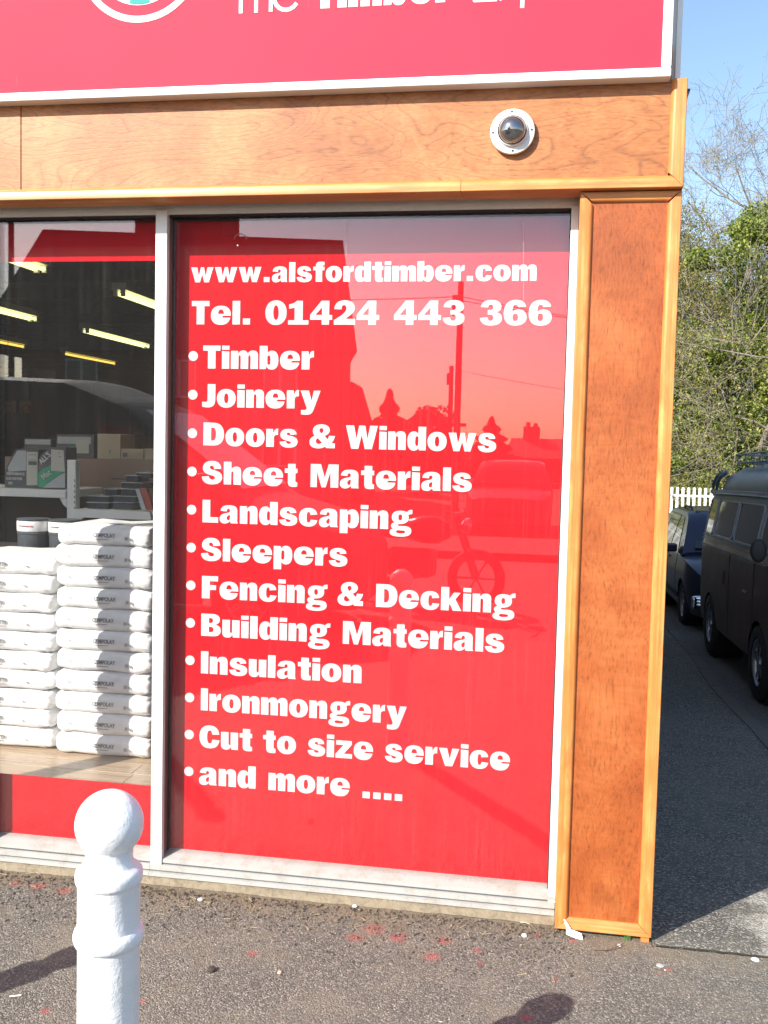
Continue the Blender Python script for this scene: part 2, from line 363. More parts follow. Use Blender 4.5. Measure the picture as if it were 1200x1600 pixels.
for i_ in range(m_):
    x = .01+3.2*i_/m_; c_ = -.1335+.004*math.sin(x*9)+.003*(R_.random()-.5); w_ = .0025+.0045*R_.random(); vs += [(x, c_-w_, .0035), (x, c_+w_, .0035)]
me = bpy.data.meshes.new('pavement_seam'); me.from_pydata(vs, [], [(2*i, 2*i+2, 2*i+3, 2*i+1) for i in range(m_-1)]); tag(link('pavement_seam', me, mat('seam_dirt', (.035,.035,.022), .95)), kind='structure')
# ------------------------------------------------------------------ shop building
YF, YP, YM, YG, YB, YS = -.135, -.105, 0., .03, .066, -.172
SO = 2.4245                                                      # underside of the timber frieze
shop = empty('shop_building', (-6, 8, 0), 'single storey timber shop with varnished wood frieze, corner pier and red boarded windows', 'building')
shop_inv = Matrix.Translation((6, -8, 0))
def part(name, mb, m, parent=shop, smooth=False, ang=None):
    o = mb.build(name, m, parent, smooth)
    if parent is shop: o.matrix_parent_inverse = shop_inv
    if ang: smooth_angle(o, ang)
    return o
XL, XR, YBK, HT = -12.5, 0., 16.3, 4.0
# side wall, back wall, left wall, roof
mb = MB(); mb.box(-.20, -.012, .11, YBK, -1., HT); part('side_wall', mb, MT['render'])
mb = MB(); mb.box(XL, -.20, YBK-.2, YBK, -1., HT); part('back_wall', mb, MT['render'])
mb = MB(); mb.box(XL, XL+.2, .11, YBK-.2, -1., HT); part('left_wall', mb, MT['render'])
mb = MB(); mb.box(XL-.1, -.012, -.02, YBK+.05, HT, HT+.12); part('roof', mb, MT['dark'])
mb = MB(); mb.box(XL, -.012, -.02, .11, 2.47, HT); part('upper_wall', mb, MT['render'])
mb = MB(); mb.box(-.30, -.012, YP+.03, .11, -.3, 2.47); part('pier_core', mb, MT['render'])
# frieze plywood panels
XJ = at(33, 230, YF+.014).x
ztop = 2.86
mb = MB(); mb.box(XJ+.0015, -.0475, YF+.014, YM-.02, SO+.038, ztop); part('frieze_panel', mb, MT['frieze'])
mb = MB(); mb.box(XJ-2.44, XJ-.0015, YF+.012, YM-.02, SO+.038, ztop); o = part('frieze_panel', mb, MT['frieze'])
mb = MB(); mb.box(XJ-4.9, XJ-2.443, YF+.014, YM-.02, SO+.038, ztop); o = part('frieze_panel', mb, MT['frieze'])
mb = MB(); mb.box(XJ-7.4, XJ-4.903, YF+.014, YM-.02, SO+.038, ztop); o = part('frieze_panel', mb, MT['frieze'])
# lower moulding of the frieze: rounded top edge, mitred at the right corner; scarf joint
def moulding(name, a, b, w, dirn, y0, y1, mname, ma=None, mb_=None):
    """strip from a to b in the facade plane (x,z), inner edge side = dirn; round nosed; mitres given as offsets of the inner edge"""
    ax, az = a; bx, bz = b
    d = Vector((bx-ax, bz-az)); L = d.length; d /= L; nrm = Vector(dirn)
    prof = [(0, y1), (0, y0+.002), (.002, y0), (w-.016, y0), (w-.009, y0+.0025), (w-.004, y0+.007), (w-.001, y0+.013), (w, y0+.020), (w, y1)]
    vs = []
    for e, (base, mit) in enumerate((((ax, az), ma or 0), ((bx, bz), mb_ or 0))):
        for p, y in prof:
            q = Vector(base) + nrm*p + d*(mit*p)
            vs.append((q.x, y, q.y))
    n = len(prof)
    fs = [(i, i+1, n+i+1, n+i) for i in range(n-1)]+[(n-1, 0, n, 2*n-1), tuple(range(n)), tuple(range(2*n-1, n-1, -1))]
    m = MB(); m.add(vs, fs); return part(name, m, MT[mname], ang=40)
W1 = .0395
def at_x(px, y): return at(px, 290, y).x
XS = at_x(720, YF)
moulding('moulding', (XS+.0008, SO), (-.0005, SO), W1, (0, 1), YF, YM-.02, 'pinex', 0, -1)
moulding('moulding', (-2.5, SO), (XS-.0008, SO), W1, (0, 1), YF, YM-.02, 'pinex')
moulding('moulding', (-7.4, SO), (-2.502, SO), W1, (0, 1), YF, YM-.02, 'pinex')
moulding('moulding', (-.0005, SO+.001), (-.0005, 2.7530), .0480, (-1, 0), YF-.001, YM-.02, 'pinez', 1, 0)
# timber return on the side of the frieze
mb = MB(); mb.bbox(-.0110, 0., YM-.019, .6, SO, 2.751, .001); part('side_board', mb, MT['pinex'])
# pier: plywood centre and four moulded strips
PB = .012
xi0, xi1 = -.3130, .0
mb = MB(); mb.box(xi0+.03, -.03, YP+.016, YP+.029, PB+.02, SO-.02); part('pier_panel', mb, MT['pier'])
WP = .0425
moulding('moulding', (xi0, PB), (xi0, SO-.0015), WP, (1, 0), YP, YM+.03, 'pinez', 1, -1)
moulding('moulding', (xi1-.0006, SO-.0015), (xi1-.0006, PB), WP, (-1, 0), YP, .2, 'pinez', 1, -1)
moulding('moulding', (xi0+.0005, PB+.0005), (xi1-.0011, PB+.0005), WP-.004, (0, 1), YP+.0004, YP+.028, 'pinex', 1.1, -1.1)
moulding('moulding', (xi1-.0011, SO-.002), (xi0+.0005, SO-.002), WP-.010, (0, -1), YP+.0004, YP+.028, 'pinex', 1.3, -1.3)
mb = MB(); mb.box(-.034, -.008, YP-.002, YP+.03, -.002, PB-.001); part('packer', mb, MT['pinex'])
# window frame pieces
ZH0 = 2.398
mb = MB(); mb.box(-7.4, -.3125, YM, YM+.045, ZH0, SO+.05); part('head_rail', mb, MT['white'])
mb = MB(); mb.box(-7.4, -.3135, YM+.0455, YM+.0565, ZH0-.012, ZH0+.05); mb.box(-7.4, -.3135, YM+.006, YM+.0455, ZH0-.006, ZH0-.0005); part('gasket', mb, MT['gasket'])
XM0, XM1 = -1.7756, -1.7330
XW0 = -2.422
mulls = [(XM0, XM1), (XW0-.085, XW0), (XW0-1.43-.043, XW0-1.43), (XW0-2.15-.04, XW0-2.15), (XW0-3.6-.04, XW0-3.6)]
for x0, x1 in mulls:
    mb = MB(); mb.bbox(x0, x1, YM-.012, YM+.012, .05, ZH0+.012, .0015); part('mullion', mb, MT['white'])
    mb = MB(); mb.box(x0+.003, x1-.002, YM+.0125, YM+.075, .05, ZH0-.0012); part('mullion_web', mb, MT['reveal'])
    mb = MB(); mb.box(x1-.0015, x1+.004, YM+.046, YM+.056, .09, ZH0-.007); mb.box(x0-.006, x0+.0025, YM+.040, YM+.056, .09, ZH0-.007); part('gasket', mb, MT['gasket'])
mb = MB(); mb.bbox(-.3385, -.3135, YM-.006, YM+.024, .045, ZH0+.006, .0015); part('jamb', mb, MT['white'])
mb = MB(); mb.box(-.3420, -.3145, YM+.0245, YM+.058, .09, ZH0-.007); part('gasket', mb, MT['gasket'])
# sill: sloping upper face, groove, lower lip; then the mortar bed
sp = [(YM+.058, .094), (YM+.020, .084), (YM-.006, .077), (YM-.007, .064), (YM-.003, .062), (YM-.003, .058), (YM-.014, .056), (YM-.015, .038), (YM-.011, .036), (YM-.011, .033), (YM-.026, .031), (YM-.027, .019), (YM+.058, .019)]
for a, b in ((-7.4, XM0-.002), (XM0-.001, -.315)):
    mb = MB(); mb.polyx(sp, a, b); part('sill', mb, MT['sill'])
    for zg, yg_ in ((.0585, -.0058), (.0335, -.0130)):
        mb = MB(); mb.box(a+.001, b-.001, YM+yg_, YM+yg_+.002, zg, zg+.0032); part('sill_groove', mb, MT['groove'])
n = 520; vs = []; xm = np.linspace(-4.5, -.314, n)
def wander(sc_, amp, seed):
    R_ = np.random.default_rng(seed); k = int(n/sc_)+3; return np.interp(np.arange(n)/sc_, np.arange(k), (R_.random(k)-.5)*2*amp)
edge = wander(40, .016, 1)+wander(11, .011, 2)+wander(3, .005, 3); hgt = wander(14, .003, 4)+wander(3, .0022, 5)
for i_, x in enumerate(xm):
    w = max(.004, .011+edge[i_]*.6); h = .0145+hgt[i_]; R4 = rng.random(4)
    vs += [(x, YM+.05, .016), (x, YM-.018, .0165), (x, YM-.029, h+.001*R4[0]), (x, YM-.031-w*.45, h*.75+.002*R4[1]), (x, YM-.033-w*.9, h*.35+.002*R4[2]), (x, YM-.035-w*1.15, -.004)]
mb = MB(); mb.add(vs, [(6*i+k, 6*i+k+1, 6*i+6+k+1, 6*i+6+k) for i in range(n-1) for k in range(5)])
part('mortar_bed', mb, MT['concrete'])
# panes of glass
def pane(x0, x1, z0, z1, m):
    mb = MB(); mb.box(x0, x1, YG, YG+.004, z0, z1); part('pane', mb, m)
    mb = MB(); mb.box(x0, x1, YG+.016, YG+.020, z0, z1); return part('pane', mb, m)       # double glazed
pane(XM1+.001, -.3395, .082, ZH0-.0065, MT['glass_board'])
pane(XW0+.001, XM0-.001, .082, ZH0-.0065, MT['glass'])
for k in range(1, 4):
    pane(mulls[k+1][1]+.001, mulls[k][0]-.001, .082, ZH0-.0065, MT['glass'])

# ------------------------------------------------------------------ heavy grotesque lettering (drawn outlines)
GL = {
'I': (32, 'M0 0 L0 100 L32 100 L32 0 Z'), 'l': (32, 'M0 0 L0 100 L32 100 L32 0 Z'),
'i': (32, 'M0 0 L0 76.5 L32 75 L32 0 Z M0 80.5 L0 100 L32 100 L32 80.5 Z'),
'.': (30, 'M0 0 L0 27 L30 27 L30 0 Z'),
'T': (72, 'M0 100 L72 100 L72 76 L52.5 76 L52.5 0 L19.5 0 L19.5 76 L0 76 Z'),
'L': (67, 'M0 0 L0 100 L34 100 L34 26 L67 26 L67 0 Z'),
'F': (70, 'M0 0 L0 100 L70 100 L70 76 L35 76 L35 61 L62 61 L62 38 L35 38 L35 0 Z'),
'D': (87, 'M0 0 L0 100 L42 100 C72 100 87 81 87 50 C87 19 72 0 42 0 Z M34 23 L34 77 L38 77 C48 77 52 69 52 50 C52 31 48 23 38 23 Z'),
'B': (82, 'M0 0 L0 100 L47 100 C68 100 78 91 78 75 C78 63 71 55 60 52 C74 50 82 42 82 28 C82 9 70 0 48 0 Z M34 60 L34 80 L39 80 C45 80 48 76 48 70 C48 64 45 60 39 60 Z M34 20 L34 41 L40 41 C47 41 50 37 50 30.5 C50 24 47 20 40 20 Z'),
'S': (86, 'M82 67 L51 64 C50 74 47 79 42 79 C38 79 35 76 35 72.5 C35 67 40 65 52 62 C76 56 86 47 86 31 C86 11 70 -2 43 -2 C17 -2 2 9 0 33 L31 36 C32 26 36 21 44 21 C50 21 54 24 54 28 C54 33 50 35 38 38 C14 44 4 53 4 69 C4 88 19 102 43 102 C67 102 80 90 82 67 Z'),
'C': (85, 'M84 62 L53 60 C52 73 49 78 44 78 C37 78 34 69 34 50 C34 31 37 22 44 22 C49 22 53 28 53 40 L85 38 C83 13 68 -2 43 -2 C15 -2 0 18 0 50 C0 82 15 102 43 102 C68 102 82 88 84 62 Z'),
'J': (56, 'M56 100 L22 100 L22 34 C22 26 20 23.5 13 23.5 C9 23.5 5 24 0 25 L0 2 C7 -1 15 -2 24 -2 C46 -2 56 10 56 34 Z'),
'M': (112, 'M0 0 L0 100 L42 100 L57 44 L71 100 L112 100 L112 0 L79 0 L79 66 L62 0 L44 0 L27 66 L27 0 Z'),
'W': (134, 'M0 100 L36 100 L46 45 L55 100 L82 100 L91 45 L100 100 L134 100 L111 0 L80 0 L67 58 L55 0 L24 0 Z'),
'w': (113, 'M0 78 L33 78 L40 34 L49 78 L66 78 L74 34 L81 78 L113 78 L91 0 L66 0 L56.5 38 L47 0 L22 0 Z'),
'v': (84, 'M0 78 L35 78 L45 33 L54 78 L84 78 L57 0 L27 0 Z'),
'y': (82, 'M0 78 L35 78 L45.5 36 L53 78 L82 78 L54 -6 C49 -21 40 -26 24 -26 C14 -26 8 -25 3 -24 L3 -3 C8 -4 10 -4 15 -4 C22 -4 25 -2 26 3 Z'),
'z': (70, 'M2 78 L68 78 L68 60 L37 21 L70 21 L70 0 L0 0 L0 18 L31 57 L2 57 Z'),
'k': (82, 'M0 0 L0 100 L33 100 L33 50 L50 78 L79 78 L58 49 L83 0 L47 0 L36 27 L33 22 L33 0 Z'),
'n': (74, 'M0 0 L0 78 L30 78 L31 67 C35 76 42 80 52 80 C67 80 74 71 74 56 L74 0 L41 0 L41 48 C41 54 39 57 37 57 C34 57 33 55 33 50 L33 0 Z'),
'h': (73, 'M0 0 L0 100 L33 100 L33 68 C37 76 43 80 52 80 C67 80 73 71 73 56 L73 0 L40 0 L40 48 C40 54 39 57 36.5 57 C34 57 33 55 33 50 L33 0 Z'),
'm': (111, 'M0 0 L0 78 L30 78 L31 67 C35 76 41 80 50 80 C60 80 66 76 69 67 C73 76 79 80 90 80 C104 80 111 71 111 56 L111 0 L79 0 L79 48 C79 54 77 57 75.5 57 C73 57 72 55 72 50 L72 0 L39.5 0 L39.5 48 C39.5 54 38 57 36 57 C34 57 33 55 33 50 L33 0 Z'),
'u': (72, 'M72 78 L72 0 L43 0 L42 11 C38 2 32 -2 22 -2 C7 -2 0 7 0 22 L0 78 L33 78 L33 30 C33 24 34 21 36.5 21 C38.5 21 39.5 23 39.5 28 L39.5 78 Z'),
'r': (50, 'M0 0 L0 78 L29 78 L30 60 C33 74 38 80 46 80 C48 80 49 80 50 79.5 L50 51 C38 52 33.5 48 33.5 38 L33.5 0 Z'),
'o': (79, 'O39.5 39 39.5 41 o39.5 39 7.6 20'),
'b': (77, 'M0 0 L0 100 L33 100 L33 70 C37 77 42 80 50 80 C67 80 77 65 77 39 C77 13 67 -2 50 -2 C40 -2 33 2 29 9 L26 0 Z M33 50 C33 56 35 58 38 58 C42 58 43 53 43 39 C43 25 42 20 38 20 C35 20 33 22 33 28 Z'),
'd': (77, 'M77 0 L77 100 L44 100 L44 70 C40 77 35 80 27 80 C10 80 0 65 0 39 C0 13 10 -2 27 -2 C37 -2 43 2 46 9 L47 0 Z M44 50 C44 56 42 58 39 58 C35 58 34 53 34 39 C34 25 35 20 39 20 C42 20 44 22 44 28 Z'),
'p': (77, 'M0 -24 L0 78 L30 78 L31 69 C36 77 42 80 50 80 C67 80 77 65 77 39 C77 13 67 -2 50 -2 C42 -2 37 1 33 8 L33 -24 Z M33 50 C33 56 35 58 38 58 C42 58 43 53 43 39 C43 25 42 20 38 20 C35 20 33 22 33 28 Z'),
'e': (81, 'M80.5 36 L50 36 L46 30.5 L79 30.5 C76 10 62 -2 41 -2 C15 -2 0 13 0 39 C0 65 15 80 41 80 C67 80 81 65 81 40 Z M31 46 L51 46 C51 57 47 62.5 41 62.5 C35 62.5 31 57 31 46 Z'),
'c': (76, 'M75 51 L45 48 C45 56 44 61 40 61 C35 61 33 54 33 39 C33 24 35 17 40 17 C44 17 46 22 47 30 L76 28 C73 9 60 -2 40 -2 C15 -2 0 13 0 39 C0 65 15 80 40 80 C60 80 73 70 75 51 Z'),
's': (75, 'M71 55 L44 52 C43 59 41 62 37 62 C33 62 31 60 31 57.5 C31 54 35 53 44 51 C65 46 75 40 75 25 C75 8 62 -2 38 -2 C15 -2 2 7 0 25 L28 28 C29 20 32 16.5 39 16.5 C43 16.5 46 18.5 46 21 C46 24 42 25 33 27 C12 32 3 40 3 54 C3 70 16 80 38 80 C58 80 70 71 71 55 Z'),
'a': (78, 'M3 53 C5 72 17 80 40 80 C63 80 74 72 74 54 L74 14 C74 8 75 4 78 0 L46 0 C44 3 43 6 43 9 C38 2 31 -2 21 -2 C8 -2 0 6 0 20 C0 35 9 42 30 46 C39 48 42 50 42 55 C42 60 40 62.5 37 62.5 C33 62.5 31 59 31 50.5 Z M42 36 L42 26 C42 19 40 15 36.5 15 C33 15 31 18 31 23 C31 29 34 33 42 36 Z'),
't': (53, 'M13 78 L13 98 L45 98 L45 78 L53 78 L53 57 L45 57 L45 26 C45 22 47 20 50 20 L53 20 L53 0 C48 -1 42 -2 36 -2 C20 -2 13 4 13 20 L13 57 L0 57 L0 78 Z'),
'f': (55, 'M12 0 L12 57 L0 57 L0 77 L12 77 L12 80 C12 95 20 102 38 102 C45 102 50 101 55 100 L55 80.5 C46 81.5 45 81 45 78 L45 77 L55 77 L55 57 L45 57 L45 0 Z'),
'g': (88, 'M88 86 C78 87 70 84 66 76 C59 80 51 81 41 81 C20 81 7 71 7 52 C7 43 11 36 18 31 C9 28 5 23 5 16 C5 11 8 7 12 4 C4 1 0 -4 0 -11 C0 -24 14 -30 42 -30 C70 -30 86 -22 86 -5 C86 10 76 17 56 17 L40 17 C35 17 34 18 34 20 C34 22 35 23 38 23 C62 23 75 34 75 52 C75 56 74 59 73 62 C76 65 80 66 88 66 Z M41 63 C46 63 47 60 47 52 C47 44 46 41 41 41 C36 41 35 44 35 52 C35 60 36 63 41 63 Z M27 -8 C27 -12.5 32 -14 42 -14 C54 -14 60 -12.5 60 -8.5 C60 -5 56 -4 50 -4 L34 -3 C29 -4 27 -6 27 -8 Z'),
'&': (106, 'M106 0 L70 0 L64 6 C56 0 47 -2 37 -2 C13 -2 0 9 0 26 C0 38 7 46 20 53 C15 60 13 66 13 73 C13 91 27 102 50 102 C72 102 84 91 84 77 C84 66 78 58 64 52 L74 40 C76 43 78 48 79 54 L106 54 C104 41 99 31 92 23 L106 23 Z M49 84 C53 84 56 81 56 76 C56 71 54 68 49 64 C44 68 42 72 42 76 C42 81 45 84 49 84 Z M35 41 C30 38 28 34 28 30 C28 23 32 19 38 19 C42 19 46 20.5 50 24 Z'),
'0': (86, 'O43 50 43 52 o43 50 9.5 29'),
'1': (82, 'M0 0 L0 20 L25 20 L25 69 L3 65 L3 85 C18 88 28 92 34 100 L59 100 L59 20 L82 20 L82 0 Z'),
'2': (84, 'M0 0 L0 20 C28 38 48 52 48 67 C48 75 45 80 40 80 C34 80 31 74 31 62 L1 64 C2 88 17 102 42 102 C67 102 82 89 82 69 C82 52 70 42 48 26 L84 26 L84 0 Z'),
'3': (84, 'M2 72 L31 70 C32 77 35 81 41 81 C46 81 49 77 49 71 C49 65 45 62 38 62 L29 62 L29 42 L38 42 C46 42 50 38 50 31 C50 23 46 19 41 19 C34 19 31 24 30 33 L0 30 C2 10 17 -2 42 -2 C69 -2 84 9 84 28 C84 41 77 49 64 52 C76 56 81 63 81 74 C81 91 67 102 42 102 C19 102 5 92 2 72 Z'),
'4': (88, 'M45 0 L45 20 L0 20 L0 42 L44 100 L76 100 L76 42 L88 42 L88 20 L76 20 L76 0 Z M46 42 L46 70 L24 42 Z'),
'6': (88, 'M84 74 C81 92 68 102 45 102 C16 102 0 83 0 49 C0 16 16 -2 45 -2 C71 -2 87 11 87 32 C87 52 74 64 55 64 C45 64 38 61 34 55 C34 72 37 81 44 81 C49 81 52 77 54 71 Z M44 46 C50 46 53.5 41 53.5 32 C53.5 23 50 18 44 18 C38 18 35 23 35 32 C35 41 38 46 44 46 Z'),
}
def contours(d):
    toks = d.replace('M', ' M ').replace('L', ' L ').replace('C', ' C ').replace('Z', ' Z ').replace('O', ' O ').replace('o', ' O ').split()
    out = []; cur = []; i = 0
    def num(k): return [float(x) for x in toks[i+1:i+1+k]]
    while i < len(toks):
        c = toks[i]
        if c in 'ML': cur.append(tuple(num(2))); i += 3
        elif c == 'C':
            x1, y1, x2, y2, x, y = num(6); x0, y0 = cur[-1]; i += 7
            for k in range(1, 9):
                u = k/8; cur.append(((1-u)**3*x0+3*(1-u)**2*u*x1+3*(1-u)*u*u*x2+u**3*x, (1-u)**3*y0+3*(1-u)**2*u*y1+3*(1-u)*u*u*y2+u**3*y))
        elif c == 'O':
            cx, cy, rx, ry = num(4); i += 5; pw = .92
            out.append([(cx+rx*math.copysign(abs(math.cos(q))**pw, math.cos(q)), cy+ry*math.copysign(abs(math.sin(q))**pw, math.sin(q))) for q in [2*math.pi*k/36 for k in range(36)]])
        elif c == 'Z':
            if cur and abs(cur[0][0]-cur[-1][0])+abs(cur[0][1]-cur[-1][1]) < 1e-6: cur.pop()
            out.append(cur); cur = []; i += 1
    return out
def inside(p, poly):
    c = False; n = len(poly)
    for i in range(n):
        (x0, y0), (x1, y1) = poly[i], poly[i-1]
        if (y0 > p[1]) != (y1 > p[1]) and p[0] < (x1-x0)*(p[1]-y0)/(y1-y0)+x0: c = not c
    return c
def shape_mesh(mb, cons, fx, y, depth):
    """flat shape with holes and a little thickness; fx maps (u,v) to (x,z)"""
    outs = [c for c in cons if not any(inside(c[0], d) for d in cons if d is not c)]
    for o in outs:
        holes = [c for c in cons if c is not o and inside(c[0], o)]
        loops = [o]+holes; flat = [fx(*p) for l in loops for p in l]
        tris = tessellate_polygon([[Vector((*p, 0)) for p in l] for l in loops])
        n = len(flat)
        fs = [tuple(t) for t in tris]
        vs = [(x, y, z) for x, z in flat]+[(x, y+depth, z) for x, z in flat]
        k = 0
        for l in loops:
            m = len(l)
            for i in range(m): fs.append((k+i, k+(i+1) % m, n+k+(i+1) % m, n+k+i))
            k += m
        mb.add(vs, fs)
def inset(con, d, hole):
    a = sum(con[i-1][0]*con[i][1]-con[i][0]*con[i-1][1] for i in range(len(con)))
    sgn = (1 if a > 0 else -1)*(-1 if hole else 1); out = []; n = len(con)
    for i in range(n):
        p0, p, p1 = Vector(con[i-1]), Vector(con[i]), Vector(con[(i+1) % n])
        e0, e1 = p-p0, p1-p
        if e0.length < 1e-6 or e1.length < 1e-6: continue
        e0.normalize(); e1.normalize(); n0 = Vector((-e0.y, e0.x))*sgn; n1 = Vector((-e1.y, e1.x))*sgn
        m = n0+n1; k = 2*d/max(m.length_squared, .6); out.append(tuple(p+m*k))
    return out
CON = {}
for k_, v_ in GL.items():
    cs = contours(v_[1]); CON[k_] = [inset(c, 1.15, any(inside(c[0], d) for d in cs if d is not c)) for c in cs]
def word(mb, s, x0, x1, z, cap, y, depth=.0012, gap=4.2):
    ex = lambda i: 5 if (i+1 < len(s) and '.' in (s[i], s[i+1])) else 0
    tot = sum(GL[c][0] for c in s)+gap*(len(s)-1)+sum(ex(i) for i in range(len(s)))
    k = (x1-x0)/tot; u = 0
    for i, c in enumerate(s):
        shape_mesh(mb, CON[c], lambda a, b, u=u: (x0+(u+a)*k, z+b*cap/100.), y, depth); u += GL[c][0]+gap+ex(i)

# ------------------------------------------------------------------ red board behind the right window
board = empty('window_board', (-1.03, YB+.01, .1), 'large red board of white bulleted trade names filling the right hand window', 'sign board')
binv = Matrix.Translation((1.03, -YB-.01, -.1))
def bpart(name, mb, m, fix=True):
    o = mb.build(name, m, board, fix=fix); o.matrix_parent_inverse = binv; return o
mb = MB(); mb.box(XM1+.004, -.3385+.002, YB, YB+.012, .083, ZH0+.01); bpart('panel', mb, MT['red'])
YT = YB-.0016
def X(px, z):   # facade x of a photo column at a height
    p = None
    y = 800
    for _ in range(4):
        q = at(px, y, YT); y += (q.z-z)*445
    return at(px, y, YT).x
C1 = .0838
LINES = [
 (2.1715, .0700, [('www.alsfordtimber.com', 298, 838.5)]),
 (2.0225, .0850, [('Tel.', 299, 391), ('01424', 414, 592.5), ('443', 615, 725.8), ('366', 749, 862.5)]),
 (1.8655, C1, [('Timber', 316.8, 490.5)]),
 (1.7280, C1, [('Joinery', 315.4, 501)]),
 (1.5900, C1, [('Doors', 317.3, 465.2), ('&', 483, 523.6), ('Windows', 539.3, 775.4)]),
 (1.4510, C1, [('Sheet', 314.8, 464.8), ('Materials', 484.6, 737.2)]),
 (1.3110, C1, [('Landscaping', 315.8, 644)]),
 (1.1720, C1, [('Sleepers', 313.4, 543)]),
 (1.0335, C1, [('Fencing', 314.8, 511.6), ('&', 526.8, 567.4), ('Decking', 586.8, 805)]),
 (.8950, C1, [('Building', 313.8, 516), ('Materials', 535, 788)]),
 (.7560, C1, [('Insulation', 313.4, 565)]),
 (.6185, C1, [('Ironmongery', 313.2, 635.5)]),
 (.4800, C1, [('Cut', 311, 394), ('to', 410.5, 462.6), ('size', 480, 583), ('service', 600.7, 796.8)]),
 (.3410, C1, [('and', 310.4, 399.6), ('more', 418.8, 546.6)]),
]
for z, cap, words in LINES:
    mb = MB()
    for s, a, b in words: word(mb, s, X(a, z), X(b, z), z, cap, YT)
    bpart('lettering', mb, MT['letter'])
mb = MB(); z = .3410
for k in range(4):
    a = X(566.3+16.8*k, z); mb.box(a, a+.0265, YT, YT+.0012, z, z+.0235)
bpart('lettering', mb, MT['letter'])
for j in range(12):
    zc = 1.9105-.13853*j; mb = MB(); r = .0176; n = 28
    pts = [(-1.6604+r*math.cos(2*math.pi*k/n), zc+r*math.sin(2*math.pi*k/n)) for k in range(n)]
    mb.poly(pts, YT, YT+.0012); bpart('bullet', mb, MT['letter'])
# red bands across the left windows
for (x0, x1) in ((XW0+.002, XM0-.003), (mulls[2][1]+.002, mulls[1][0]-.002), (mulls[3][1]+.002, mulls[2][0]-.002)):
    first = x0 > -2.6
    bd = empty('window_band', ((x0+x1)/2, YB, ZH0), ('red band along the top of the sack window, left of the white mullion' if first else 'red band across the top of the window beyond the sacks, outermost' if x0 < -4.2 else 'red band across the top of the second window beyond the sacks'), 'sign board', 'red bands in the windows')
    mb = MB(); mb.box(x0-(x0+x1)/2, x1-(x0+x1)/2, 0, .004, at(120, 408.5, YB).z-ZH0, .01); mb.build('panel', MT['red'], bd)
    bd = empty('window_band', ((x0+x1)/2, YB, .09), ('red band along the bottom of the sack window, behind the white bollard' if first else 'red band along the bottom of the window beyond the sacks, outermost' if x0 < -4.2 else 'red band along the bottom of the second window beyond the sacks'), 'sign board', 'red bands in the windows')
    mb = MB(); mb.box(x0-(x0+x1)/2, x1-(x0+x1)/2, 0, .004, -.006, at(120, 1218.5, YB).z-.09); mb.build('panel', MT['red'], bd)

c_ = at(376, 376, YG); e = empty('suction_ring', (c_.x, YG, c_.z), 'faint clear ring stuck to the glass near the top left of the red window', 'ring')
mb = MB(); mb.tube([(.0235*math.cos(q), -.003, .0235*math.sin(q)) for q in [math.radians(10+160*k/18) for k in range(19)]], .0016, 6); mb.build('rim', mat('dull_clear_plastic', (.30,.16,.16), .2), e, True)
mb = MB(); mb.lathe([(0, -.004), (.0025, -.003), (.003, -.0005)], 10, (-.010, 0, -.017), 'y'); mb.build('stud', MT['letter'], e, True)
for px, y0, y1 in ((818, 345, 470), (541, 345, 400)):
    q = at(px, y0, YG); q2 = at(px, y1, YG); mb = MB(); mb.tube([(q.x, YG-.0006, q.z), (q2.x, YG-.0006, q2.z)], .0005, 4); part('scratch', mb, mat('scratch', (.6,.45,.5), .4))
# ------------------------------------------------------------------ fascia sign
sign = empty('fascia_sign', (-2.5, -.06, 2.75), 'long glossy red fascia sign with white edge, roundel and white lettering above the wood frieze', 'sign')
sinv = Matrix.Translation((2.5, .06, -2.75))
def spart(name, mb, m, parent=sign, ang=None):
    o = mb.build(name, m, parent)
    o.matrix_parent_inverse = sinv if parent is sign else Matrix.Identity(4)
    if ang: smooth_angle(o, ang)
    return o
XSR = -.054; ZS0 = 2.7475; SL = -7.2; ZS1 = 3.68
mb = MB(); mb.box(SL+.03, XSR-.0295, YS+.006, YS+.03, ZS0+.0275, ZS1-.03); spart('panel', mb, MT['fascia'])
mb = MB(); mb.bbox(SL, XSR, YS, -.045, ZS0, ZS0+.028, .004); spart('edge_trim', mb, MT['alu'])
mb = MB(); mb.bbox(XSR-.030, XSR, YS+.0005, -.045, ZS0+.0285, ZS1, .004); spart('edge_trim', mb, MT['alu'])
mb = MB(); mb.bbox(SL, XSR-.031, YS, -.045, ZS1-.03, ZS1, .004); spart('edge_trim', mb, MT['alu'])
mb = MB(); mb.box(SL, XSR-.002, -.044, -.021, ZS0+.002, ZS1); spart('backing_box', mb, MT['gasket'])
mb = MB(); mb.box(XSR+.0005, -.021, -.075, -.0205, 2.7535, ZS1+.2); spart('corner_flashing', mb, MT['steel'])
mb = MB(); mb.box(-.0345, -.019, -.088, -.0755, 2.7535, ZS1+.2); spart('corner_bead', mb, MT['alu'])
rc = (-1.773, 3.208)
def ring(r1, r0, dy, m, name):
    mb = MB(); n = 96
    o = [(r1*math.cos(2*math.pi*k/n), r1*math.sin(2*math.pi*k/n)) for k in range(n)]
    cons = [o] + ([[(p[0]*r0/r1, p[1]*r0/r1) for p in o]] if r0 else [])
    shape_mesh(mb, cons, lambda a, b: (rc[0]+a, rc[1]+b), YS+.006-dy, dy-.0004); return spart(name, mb, m)
ring(.2200, .1985, .0016, MT['letter'], 'roundel_ring'); ring(.1640, 0, .0016, MT['letter'], 'roundel_disc')
mb = MB(); cons = [[(-.036,-.1565),(-.018,-.1600),(0,-.1612),(.018,-.1600),(.036,-.1565),(.022,-.10),(.085,-.10),(.02,.03),(.06,.03),(0,.13),(-.06,.03),(-.02,.03),(-.085,-.10),(-.022,-.10)]]
